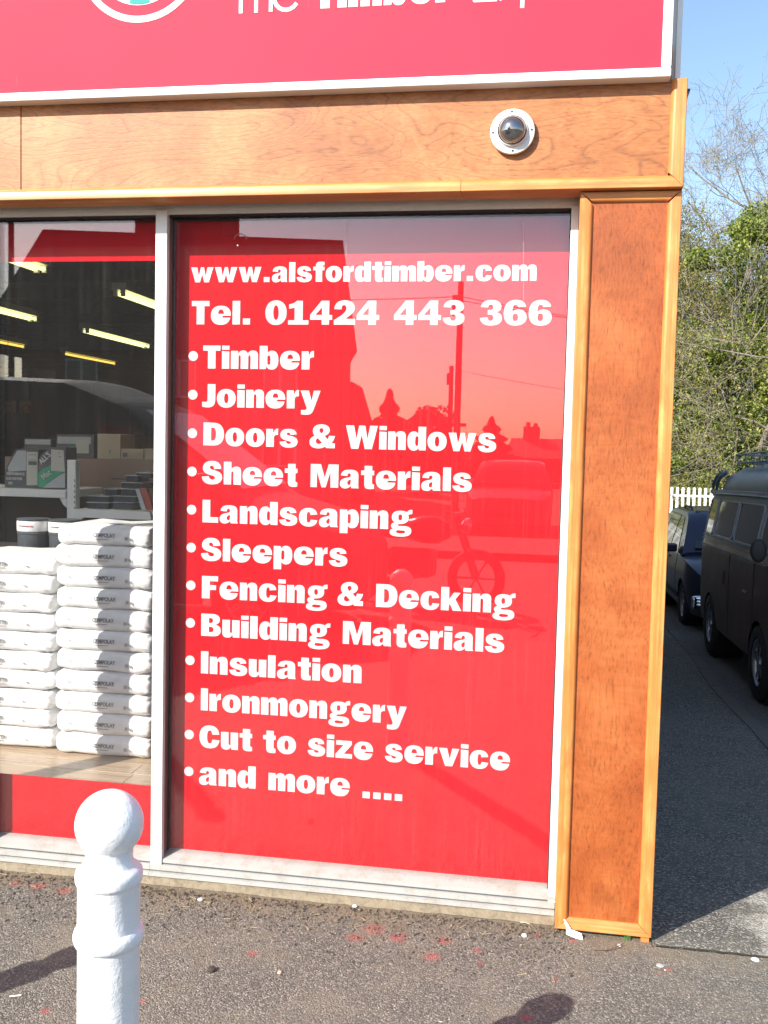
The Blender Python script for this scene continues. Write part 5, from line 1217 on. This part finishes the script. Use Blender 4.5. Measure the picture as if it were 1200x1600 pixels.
# belt moulding, gutter
for side in (-1, 1):
    mb = MB(); sidepatch(mb, [(.05, VB-.055), (4.36, VB-.055), (4.36, VB+.05), (.05, VB+.05)], vhalf, side, .012, .012, 24); mb.build('belt_band', MT['bluegrey'], van)
    mb = MB(); mb.tube([(side*(vhalf(y, VT)+.012), y, VT-.005+.012*math.sin(math.pi*y/4.4)) for y in np.linspace(.12, 4.36, 26)], .013, 6); mb.build('rain_gutter', MT['bluegrey'], van)
    # windows
    wz0, wz1 = VB+.085, VT-.075
    for (a, b) in ((.42, 1.16), (1.30, 2.32), (2.44, 3.46), ):
        poly = rrect(a, b, wz0, wz1, .06)
        fr = MB()
        for q in rimpoly(poly, .028): sidepatch(fr, q, vhalf, side, .009, .008, 2)
        fo = fr.build('window_frame', MT['seal'], van)
        mb = MB(); sidepatch(mb, poly, vhalf, side, .006, .003, 3); mb.build('pane', MT['carglass'], fo)
    poly = [(3.56, wz0), (4.02, wz0), (4.10, wz0+.10), (4.02, wz1-.02), (3.95, wz1), (3.56, wz1)]
    poly = rrect(3.56, 4.02, wz0, wz1, .06); fr = MB()
    for q in rimpoly(poly, .028): sidepatch(fr, q, vhalf, side, .009, .008, 2)
    fo = fr.build('window_frame', MT['seal'], van); mb = MB(); sidepatch(mb, poly, vhalf, side, .006, .003, 3); mb.build('pane', MT['carglass'], fo)
    # air intake louvres at the rear pillar
    for k in range(8):
        z = VB+.11+k*.047; mb = MB(); sidepatch(mb, [(4.10, z), (4.27, z), (4.27, z+.024), (4.10, z+.024)], vhalf, side, .012, .008, 3); mb.build('louvre', MT['carglass'], van)
    mb = MB(); sidepatch(mb, [(2.34, .42), (2.352, .42), (2.352, VB-.06), (2.34, VB-.06)], vhalf, side, .001, .003, 3); sidepatch(mb, [(1.22, .55), (1.232, .55), (1.232, VB-.06), (1.22, VB-.06)], vhalf, side, .001, .003, 3); mb.build('door_gap', MT['gasket'], van)
    mb = MB(); sidepatch(mb, [(1.36, .93), (1.50, .93), (1.50, .955), (1.36, .955)], vhalf, side, .03, .01, 3); mb.build('door_handle', MT['chrome'], van)
    mb = MB(); sidepatch(mb, [(2.60, .88), (2.68, .88), (2.68, 1.02), (2.60, 1.02)], vhalf, side, .006, .004, 3); mb.build('filler_flap', MT['maroon'], van)
    mb = MB(); mb.tube([(side*(vhalf(.5, .42)+.01), .55, .36), (side*(vhalf(.5, .42)+.01), .62, .36)], .01, 5)
    # mirror on chrome arm
    mb = MB(); mb.tube([(side*.83, .42, 1.20), (side*.96, .36, 1.27), (side*1.02, .34, 1.36)], .008, 8); ma = mb.build('mirror_arm', MT['chrome'], van)
    mb = MB(); mb.lathe([(0, -.018), (.055, -.016), (.076, -.008), (.080, .004), (.076, .016), (0, .02)], 28, (side*1.02, .34, 1.40), 'y'); o = mb.build('mirror', MT['gasket'], van, True); o.data.transform(Matrix.Translation((side*1.02, .34, 1.40)) @ Matrix.Diagonal((.85, 1, 1.25, 1)) @ Matrix.Translation((-side*1.02, -.34, -1.40)))
    for (yc, rr) in ((1.0, .325), (3.40, .325)): wheel(van, side*.755, yc, .345, .345, .20, side, 5, .64)
# raised roof with lip
rh = lambda y, z: .70*(1-.28*max(0, (z-VT-.04)/.30)**2)*(1-.10*max(0, abs(y-2.25)-1.4))
mb = MB(); loft(mb, np.linspace(.75, 3.75, 30), lambda y: VT+.035, lambda y: VT+.10+.20*(1-abs((y-2.25)/1.5)**4)**.5 if abs(y-2.25) < 1.5 else VT+.10, rh, [], 8, .07); smooth_angle(mb.build('raised_roof', MT['bluegrey'], van), 40)
mb = MB(); loft(mb, np.linspace(.35, 4.3, 20), lambda y: VT+.01, lambda y: VT+.045, lambda y, z: .735, [], 2, .02); smooth_angle(mb.build('roof_skin', MT['bluegrey'], van), 40)
# roof rack and rear bars
mb = MB(); zt = VT+.45
for side in (-1, 1):
    mb.tube([(side*.62, .9, zt), (side*.62, 2.2, zt), (side*.62, 3.3, zt)], .012, 6); mb.tube([(side*.62, .9, zt-.09), (side*.62, 3.3, zt-.09)], .010, 6)
    for y in np.linspace(.9, 3.3, 7): mb.tube([(side*.62, y, zt-.16), (side*.62, y, zt)], .009, 6)
for y in np.linspace(.9, 3.3, 9): mb.tube([(-.62, y, zt-.09), (.62, y, zt-.09)], .009, 6)
mb.tube([(-.62, 3.3, zt), (.62, 3.3, zt)], .012, 6); mb.tube([(-.62, .9, zt), (.62, .9, zt)], .012, 6)
mb.build('roof_rack', MT['bluegrey'], van)
for k, y in enumerate((3.86, 4.10)):
    mb = MB(); mb.tube([(-.72, y+.12, VT+.0), (-.72, y+.08, VT+.12), (-.70, y-.02, VT+.21), (-.66, y-.18, VT+.26)], .022, 8); mb.build('roof_bar', MT['bluegrey'], van, True)
# bumpers
for (y0, y1, name) in ((-.09, .02, 'front_bumper'), (4.38, 4.50, 'rear_bumper')):
    pts = [(-.885, 2.2+(y0-2.2)*.93 if y0 < 0 else 4.26, .46), (-.86, (y0+y1)/2, .46), (-.6, y0 if y0 < 0 else y1, .46), (.6, y0 if y0 < 0 else y1, .46), (.86, (y0+y1)/2, .46)]
    if y0 < 0: pts[0] = (-.885, .12, .46)
    mb = MB()
    for dz in (-.04, 0, .04): mb.tube([(p[0], p[1], p[2]+dz) for p in pts], .038, 8)
    mb.build(name, MT['chrome'], van, True)
for side in (-1, 1):
    mb = MB(); mb.lathe([(0, -.03), (.07, -.025), (.09, 0), (.09, .02)], 24, (side*.58, .0, .80), 'y'); mb.build('headlight', MT['traylip'], van, True)
    mb = MB(); mb.lathe([(0, .02), (.04, .02), (.045, 0)], 16, (side*.70, 4.40, .86), 'y'); mb.build('tail_light', mat('tail_red', (.4,.02,.02), .3), van, True)
mb = MB(); mb.add([(-.66, .02, VB+.07), (.66, .02, VB+.07), (.60, .215, VT-.05), (-.60, .215, VT-.05)], [(0, 1, 2, 3)]); o = mb.build('windscreen', MT['carglass'], van)
for v in o.data.vertices: v.co.y -= .03
mb = MB(); mb.box(-.70, .70, .3, 4.1, .22, .40); mb.build('underbody', MT['gasket'], van)
mb = MB(); mb.box(-.55, .55, 1.2, 4.0, .5, 1.16); mb.build('seats', mat('maroon_seat', (.12,.03,.03), .8), van)
for side in (-1, 1):
    for (yc) in (1.0, 3.40):
        mb = MB(); mb.lathe([(.39, 0), (.39, -side*.30), (0, -side*.30)], 26, (side*.82, yc, .33), 'x'); mb.build('wheel_well', MT['gasket'], van)

# ---- generic car
def car(name, loc, rz, label, cat, paint, L=4.4, W=1.74, H=1.45, estate=True, group=None, sp=5, tail=.55):
    e = empty(name, loc, label, cat, group, rz)
    belt = H*.62; hood = H*.60; roof = H-.03
    def nose(y):
        f = 1.
        if y < .7: f = .80+.20*math.sin(y/.7*math.pi/2)
        if y > L-.5: f = .90+.10*math.cos((y-L+.5)/.5*math.pi/2)
        return f
    def prof(y, z):
        if z < belt: return .93+.07*math.sin(min(1, max(0, (z-.18)/(belt-.18)))*math.pi*.85)
        return .955-.20*((z-belt)/(roof-belt))**1.1
    hf = lambda y, z: W/2*prof(y, z)*nose(y)
    def top(y):
        if y < 1.15: return hood*(.80+.20*math.sin(min(1, y/.9)*math.pi/2))
        return belt if y < L-.10 else belt-.05
    ysc = np.concatenate([[0, .03, .08, .16], np.arange(.24, L-.1, .06), [L-.06, L-.02, L]])
    arches = [(.86, .345, .30), (L-.98, .345, .30)]
    mb = MB(); loft(mb, ysc, lambda y: .22, top, hf, arches, 14, .05); smooth_angle(mb.build('body', paint, e), 40)
    g0, g1 = 1.05, L-.08
    def gtop(y):
        if y < g0+.85: return belt+(roof-belt)*math.sin((y-g0)/.85*math.pi/2)
        if y > (L-tail if estate else L-1.0): 
            k = (y-(L-tail if estate else L-1.0))/(g1-(L-tail if estate else L-1.0)); return roof-(roof-belt)*.95*k**(2.0 if estate else 1.6)
        return roof
    mb = MB(); loft(mb, np.linspace(g0+.01, g1, 48), lambda y: belt-.01, gtop, hf, [], 8, .05); smooth_angle(mb.build('cabin', paint, e), 40)
    for side in (-1, 1):
        z0, z1 = belt+.03, roof-.06
        polys = [[(g0+.42, z0), (g0+1.10, z0), (g0+1.10, z1), (g0+.80, z1-.02)], [(g0+1.17, z0), (g0+1.98, z0), (g0+1.98, z1), (g0+1.17, z1)]]
        if estate: polys.append([(g0+2.05, z0), (L-.40, z0), (L-tail-.02, z1-.03), (g0+2.05, z1)])
        else: polys.append([(g0+2.05, z0), (L-.95, z0), (L-1.1, z1-.06), (g0+2.05, z1)])
        for pl in polys:
            mb = MB(); sidepatch(mb, pl, hf, side, .004, .003, 5); mb.build('side_window', MT['carglass'], e)
        mb = MB()
        for yy in (g0+.35, g0+1.13, g0+2.02): sidepatch(mb, [(yy, .35), (yy+.01, .35), (yy+.01, belt-.02), (yy, belt-.02)], hf, side, .001, .003, 4)
        mb.build('door_gap', MT['gasket'], e)
        for yy in (g0+.95, g0+1.82):
            mb = MB(); sidepatch(mb, [(yy, belt-.13), (yy+.15, belt-.13), (yy+.15, belt-.105), (yy, belt-.105)], hf, side, .016, .008, 3); mb.build('door_handle', paint, e)
        mb = MB(); sidepatch(mb, [(.5+.75, .33), (L-1.4, .33), (L-1.4, .40), (1.25, .40)], hf, side, .008, .008, 8); mb.build('side_strip', MT['gasket'], e)
        mb = MB(); mb.bbox(side*.84 if side > 0 else -1.02, 1.02 if side > 0 else -.84, g0+.42, g0+.52, belt-.005, belt+.115, .025); mb.build('door_mirror', paint, e)
        mb = MB(); mb.add([(side*W/2*.50, .03, hood*.64), (side*W/2*.83, .12, hood*.66), (side*W/2*.86, .30, hood*.84), (side*W/2*.55, .06, hood*.82)], [(0, 1, 2, 3)]); o = mb.build('headlight', MT['traylip'], e)
        for v in o.data.vertices: v.co.x += side*.012; v.co.y -= .02
        for yc in (.86, L-.98):
            wheel(e, side*(W/2-.12), yc, .31, .31, .19, side, sp, .66)
            mb = MB(); mb.lathe([(.345, 0), (.345, -side*.24), (0, -side*.24)], 24, (side*(W/2-.03), yc, .30), 'x'); mb.build('wheel_well', MT['gasket'], e)
        if estate:
            mb = MB(); mb.tube([(side*.56, g0+.95, roof+.015), (side*.56, g0+1.05, roof+.06), (side*.56, L-tail-.35, roof+.06), (side*.56, L-tail-.1, roof+.01)], .014, 8); mb.build('roof_rail', MT['gasket'], e, True)
    yw = [g0+.04, g0+.74]; mb = MB()
    mb.add([(-.66, yw[0]-.02, belt+.05), (.66, yw[0]-.02, belt+.05), (.56, yw[1]-.03, roof-.02), (-.56, yw[1]-.03, roof-.02)], [(0, 1, 2, 3)]); o = mb.build('windscreen', MT['carglass'], e)
    for v in o.data.vertices: v.co.z += .045
    mb = MB(); mb.bbox(-.5, .5, -.012, .02, .36, .48, .004); mb.build('front_grille', MT['gasket'], e)
    mb = MB(); mb.box(-.62, .62, .3, L-.3, .16, .3); mb.build('underbody', MT['gasket'], e)
    return e
MT['navy'] = mat('navy_car_paint', (.018,.024,.052), .3, .1); MT['navy'].node_tree.nodes['Principled BSDF'].inputs['Coat Weight'].default_value = .25
cw = at(1072, 970, 11.05)
car('parked_car', (cw.x+.80, 11.05-.86, gz(11.5)-.02), math.radians(2.0), 'dark navy estate car with roof rails, parked behind the camper van', 'car', MT['navy'], L=3.95, H=1.54, tail=1.0)

# ------------------------------------------------------------------ across the main street (seen in the glass)
MT['brick'] = painted('dull_brick', (.20,.10,.07), .9, .4, 2., .2); MT['rooftile'] = painted('dark_roof_tile', (.09,.06,.05), .85, .4, 3., .3)
MT['winframe'] = mat('white_window_frame', (.6,.6,.58), .5)
hs = empty('gabled_house', (-12, -31, 0), 'tall brick house with steep roof and broad chimney, mirrored dark in the red window', 'house')
hinv = Matrix.Translation((12, 31, 0))
def hpart(name, mb, m, parent=None):
    o = mb.build(name, m, parent or hs)
    if parent is None: o.matrix_parent_inverse = hinv
    return o
mb = MB(); mb.add([(-17.6,-27,-.2),(-6.7,-27,-.2),(-8.9,-35,-.2),(-17.6,-35,-.2),(-17.6,-27,4.6),(-6.7,-27,4.6),(-8.9,-35,4.6),(-17.6,-35,4.6)],[(0,3,2,1),(4,5,6,7),(0,1,5,4),(1,2,6,5),(2,3,7,6),(3,0,4,7)]); hpart('wall', mb, MT['brick'])
mb = MB(); mb.add([(-19.2, -26.6, 4.45), (-6.42, -26.6, 4.45), (-8.7, -35.4, 4.45), (-19.2, -35.4, 4.45), (-17.2, -27.6, 8.45), (-7.15, -27.6, 7.98), (-9.2, -34.4, 7.98), (-17.2, -34.4, 8.45)],
    [(0,1,5,4),(1,2,6,5),(2,3,7,6),(3,0,4,7),(4,5,6,7),(0,3,2,1)]); rf = hpart('roof', mb, MT['rooftile'])
mb = MB(); mb.box(-14.35, -11.35, -30.2, -28.4, 8.0, 10.6); o = mb.build('chimney', MT['brick'], rf)
mb = MB(); mb.add([(-6.699, -27.2, 0), (-5.9, -27.2, 0), (-7.6, -34, 0), (-8.6, -34, 0), (-6.699, -27.2, 3.6), (-6.35, -27.2, 3.4), (-5.9, -27.2, 2.0), (-8.6, -34, 3.6), (-8.2, -34, 3.4), (-7.6, -34, 2.0)],
    [(0,1,6,5,4),(3,7,8,9,2),(0,3,2,1),(1,2,9,6),(6,9,8,5),(5,8,7,4),(4,7,3,0)]); hpart('lean_to', mb, MT['brick'])
for x in (-15.5, -12.2, -8.9):
    for z in (.9, 3.0):
        mb = MB(); mb.box(x-.55, x+.55, -26.99, -26.94, z, z+1.2); fo = hpart('window', mb, MT['winframe'])
        for dx in (-.27, .27):
            mb = MB(); mb.box(x+dx-.22, x+dx+.22, -26.938, -26.93, z+.07, z+1.13); mb.build('pane', MT['carglass'], fo)
mb = MB(); mb.box(-10.9, -10.0, -26.99, -26.93, .0, 2.05); hpart('door', mb, mat('green_door', (.03,.10,.06), .4))
# bungalow row beyond on the right
hb = empty('bungalow', (2, -53, 0), 'low bungalow with chimney far across the street, mirrored at right in the red window', 'house')
mb = MB(); mb.box(-2.6, 9, -56, -50, -.3, 1.3); o = mb.build('wall', MT['brick'], hb); o.matrix_parent_inverse = Matrix.Translation((-2, 53, 0))
mb = MB(); mb.add([(-3, -49.7, 1.2), (9.4, -49.7, 1.2), (9.4, -56.4, 1.2), (-3, -56.4, 1.2), (-2.9, -53, 2.25), (9.3, -53, 2.25)], [(0,1,5,4),(2,3,4,5),(1,2,5),(3,0,4),(0,3,2,1)]); rf = mb.build('roof', MT['rooftile'], hb); rf.matrix_parent_inverse = Matrix.Translation((-2, 53, 0))
mb = MB(); mb.box(-2.25, -1.35, -53.4, -52.7, 1.8, 2.9); mb.tube([(-2.0, -53, 2.9), (-2.0, -53, 3.15)], .12, 8); mb.tube([(-1.6, -53, 2.9), (-1.6, -53, 3.1)], .12, 8); o = mb.build('chimney', MT['brick'], rf)
for x in (-1.2, 1.8, 5.0):
    mb = MB(); mb.box(x, x+1.2, -49.99, -49.95, .2, 1.1); o = mb.build('window', MT['carglass'], hb); o.matrix_parent_inverse = Matrix.Translation((-2, 53, 0))
# telegraph poles with wires
MT['pole'] = painted('dark_pole_wood', (.07,.05,.04), .9, .4, 5.)
def pole(x, y, h, r, label, arm=None):
    e = empty('telegraph_pole', (x, y, 0), label, 'pole', 'telegraph poles across the street')
    mb = MB(); mb.tube([(0, 0, -.2), (0, 0, h)], [r, r*.8], 12); mb.build('shaft', MT['pole'], e, True)
    if arm: mb = MB(); mb.box(-arm[0], arm[1], -.06, .06, arm[2], arm[2]+.09); mb.build('bracket', MT['pole'], e)
    mb = MB(); mb.box(-.22, -.02, -.14, .0, h-.9, h-.35); mb.build('junction_box', MT['gasket'], e); return e
pole(-3.08, -24, 6.1, .10, 'nearer telegraph pole, mirrored through the figures 443', (.6, .25, 2.2))
pole(-5.5, -45, 5.55, .13, 'farther telegraph pole, mirrored left of the nearer one')
pole(-12.77, -18.0, 7.5, .08, 'telegraph pole mirrored at the top left of the sack window')
def wire(a, b, sag, label):
    pts = [(a[0]+(b[0]-a[0])*k/16, a[1]+(b[1]-a[1])*k/16, a[2]+(b[2]-a[2])*k/16-sag*4*(k/16)*(1-k/16)) for k in range(17)]
    o = MB().tube(pts, .011, 5).build('wire', MT['gasket'], None, True); tag(o, label, 'cable')
wire((-3.08, -24, 5.7), (12, -28, 5.1), .5, 'cable running right from the nearer telegraph pole'); wire((-3.08, -24, 5.6), (14, -22, 4.2), .5, 'lower cable running right from the nearer telegraph pole')
wire((-3.08, -24, 5.7), (-16.5, -27.0, 6.4), .2, 'cable running left from the nearer pole to the gabled house'); wire((-5.5, -45, 5.4), (18, -40, 3.6), .8, 'cable running right from the farther telegraph pole')
def bush(name, x, y, z0, z1, r, n, seed, label, size=.09, spiky=False):
    R = np.random.default_rng(seed); e = empty(name, (x, y, 0), label, 'tree')
    mb = MB(); mb.tube([(0, 0, -.2), (0, 0, z1*.6)], [.12, .05], 8); mb.build('trunk', MT['bark'], e, True)
    if spiky:
        h = R.random(n)**1.2; a = R.random(n)*6.283; rad = r*(1-h)*(.5+.5*R.random(n)**.5)*(1+.3*np.sin(h*40)); P = np.stack([rad*np.cos(a), rad*np.sin(a), z0+(z1-z0)*h], 1); V, Fc = quadleaves(P, size, R); link('crown', np_mesh('crown', V, Fc), MT['darkleaf'], e)
    else: leafy_crown(e, 0, 0, z0, z1, r, n, R, 'darkleaf', size, lumps=30)
bush('fir_tree', -6.8, -35, .2, 3.75, 1.5, 9000, 5, 'pointed dark tree beside the gabled house across the street', .10, True)
bush('round_tree', -6.4, -40, .2, 3.1, 1.6, 9000, 6, 'rounded dark tree between the poles across the street')
bush('fir_tree', -3.5, -45, .2, 3.1, 1.7, 9000, 8, 'small pointed tree beside the bungalow across the street', .10, True)
bush('round_tree', 2.0, -47, .1, 2.2, 1.5, 7000, 9, 'low round bush before the bungalow across the street')
R = np.random.default_rng(5); n = 30000
P = np.stack([-60+120*R.random(n), -62+3*R.random(n), 2.0*R.random(n)**1.4], 1); V, Fc = quadleaves(P, .22, R); tag(link('far_hedge', np_mesh('far_hedge', V, Fc), MT['darkleaf']), 'dark hedge line closing the view across the street', kind='stuff')
# delivery van parked behind the camera on the left
MT['silver'] = mat('silver_van_paint', (.07,.072,.078), .65, 0., .2)
dv = empty('delivery_van', (-9.9+.0, -6.7, -.11), 'silver delivery van parked at the kerb, mirrored over the shop interior', 'van', rz=-math.pi/2)
dvL = 5.2
def dtop(y):
    pts = [(0, .72), (.15, .95), (.95, 1.16), (1.0, 1.18), (2.15, 2.02), (2.7, 2.22), (5.2, 2.30)]
    for (a, b), (c, d) in zip(pts[:-1], pts[1:]):
        if y <= c: return b+(d-b)*(y-a)/(c-a)
    return 2.3
dhalf = lambda y, z: .98*(1-.12*max(0, (z-1.1)/1.2)**1.5)*(.82+.18*math.sin(min(1, max(0.02, y/.6))*math.pi/2))
mb = MB(); loft(mb, np.concatenate([[0, .03, .08], np.arange(.15, dvL, .08), [dvL]]), lambda y: .28, dtop, dhalf, [(.95, .38, .33), (4.1, .38, .33)], 16, .06); smooth_angle(mb.build('body', MT['silver'], dv), 35)
for side in (-1, 1):
    mb = MB(); sidepatch(mb, [(1.15, 1.22), (2.35, 1.22), (2.35, 1.85), (1.95, 1.80)], dhalf, side, .004, .003, 5); mb.build('side_window', MT['carglass'], dv)
    for yc in (.95, 4.1): wheel(dv, side*.86, yc, .34, .34, .2, side, 7, .6)
    mb = MB(); mb.bbox(side*1.0 if side > 0 else -1.2, 1.2 if side > 0 else -1.0, 1.25, 1.38, 1.15, 1.45, .03); mb.build('door_mirror', MT['gasket'], dv)
mb = MB(); mb.add([(-.76, 1.06, 1.31), (.76, 1.06, 1.31), (.72, 2.0, 2.0), (-.72, 2.0, 2.0)], [(0,1,2,3)]); mb.build('windscreen', MT['carglass'], dv)
dv.location = (-2.05, -5.9, -.11); dv.rotation_euler = (0, 0, math.pi/2)
# local front (y=0) faces +x after a quarter turn: y axis -> -x
# second parked car and motorcycle
car('parked_car', (-1.3, -16.5, -.1), math.radians(180), 'dark saloon car driving up the main road, mirrored right of centre', 'car', mat('grey_car_paint', (.10,.10,.11), .25, .3), estate=False)
mc = empty('motorcycle', (-1.85, -7.4, -.11), 'black motorcycle parked at the kerb, mirrored behind the trade names', 'motorcycle', rz=math.radians(8))
MT['black'] = mat('black_gloss', (.02,.02,.022), .25)
for yx in (-.68, .68):
    mb = MB(); mb.lathe([(.22, -.05), (.30, -.055), (.32, 0), (.30, .055), (.22, .05)], 30, (yx, 0, .32), 'y'); w_ = mb.build('wheel', MT['tyre'], mc, True)
    mb = MB(); mb.lathe([(.215, -.03), (.22, 0), (.215, .03)], 30, (yx, 0, .32), 'y')
    for k in range(6): a = k*math.pi/3; mb.tube([(yx, 0, .32), (yx+.21*math.cos(a), 0, .32+.21*math.sin(a))], .012, 5)
    mb.build('rim', MT['gasket'], w_)
mb = MB(); mb.bbox(-.30, .22, -.14, .14, .30, .62, .06); mb.build('engine', MT['gasket'], mc)
mb = MB(); mb.lathe([(0, -.30), (.10, -.26), (.15, -.05), (.15, .12), (.08, .26), (0, .28)], 20, (.12, 0, .82), 'x'); mb.build('fuel_tank', MT['black'], mc, True)
mb = MB(); mb.bbox(-.72, -.12, -.12, .12, .72, .82, .04); mb.build('seat', MT['black'], mc)
mb = MB()
for q in (-.09, .09): mb.tube([(.68, q, .32), (.45, q, .98)], .022, 8)
mb.tube([(.40, -.36, 1.04), (.47, -.2, 1.02), (.47, .2, 1.02), (.40, .36, 1.04)], .014, 8); mb.build('fork', MT['black'], mc)
mb = MB(); mb.tube([(.1, .16, .34), (-.2, .18, .26), (-.85, .18, .30)], [.03, .04, .05], 10); mb.build('exhaust', MT['black'], mc, True)
mb = MB(); mb.lathe([(0, .0), (.06, .01), (.09, .06), (.09, .10)], 18, (.50, 0, .88), 'x'); mb.build('headlight', MT['chrome'], mc, True)
mb = MB(); mb.tube([(-.1, .0, .3), (-.14, .26, 0)], .012, 6); mb.build('side_stand', MT['gasket'], mc)
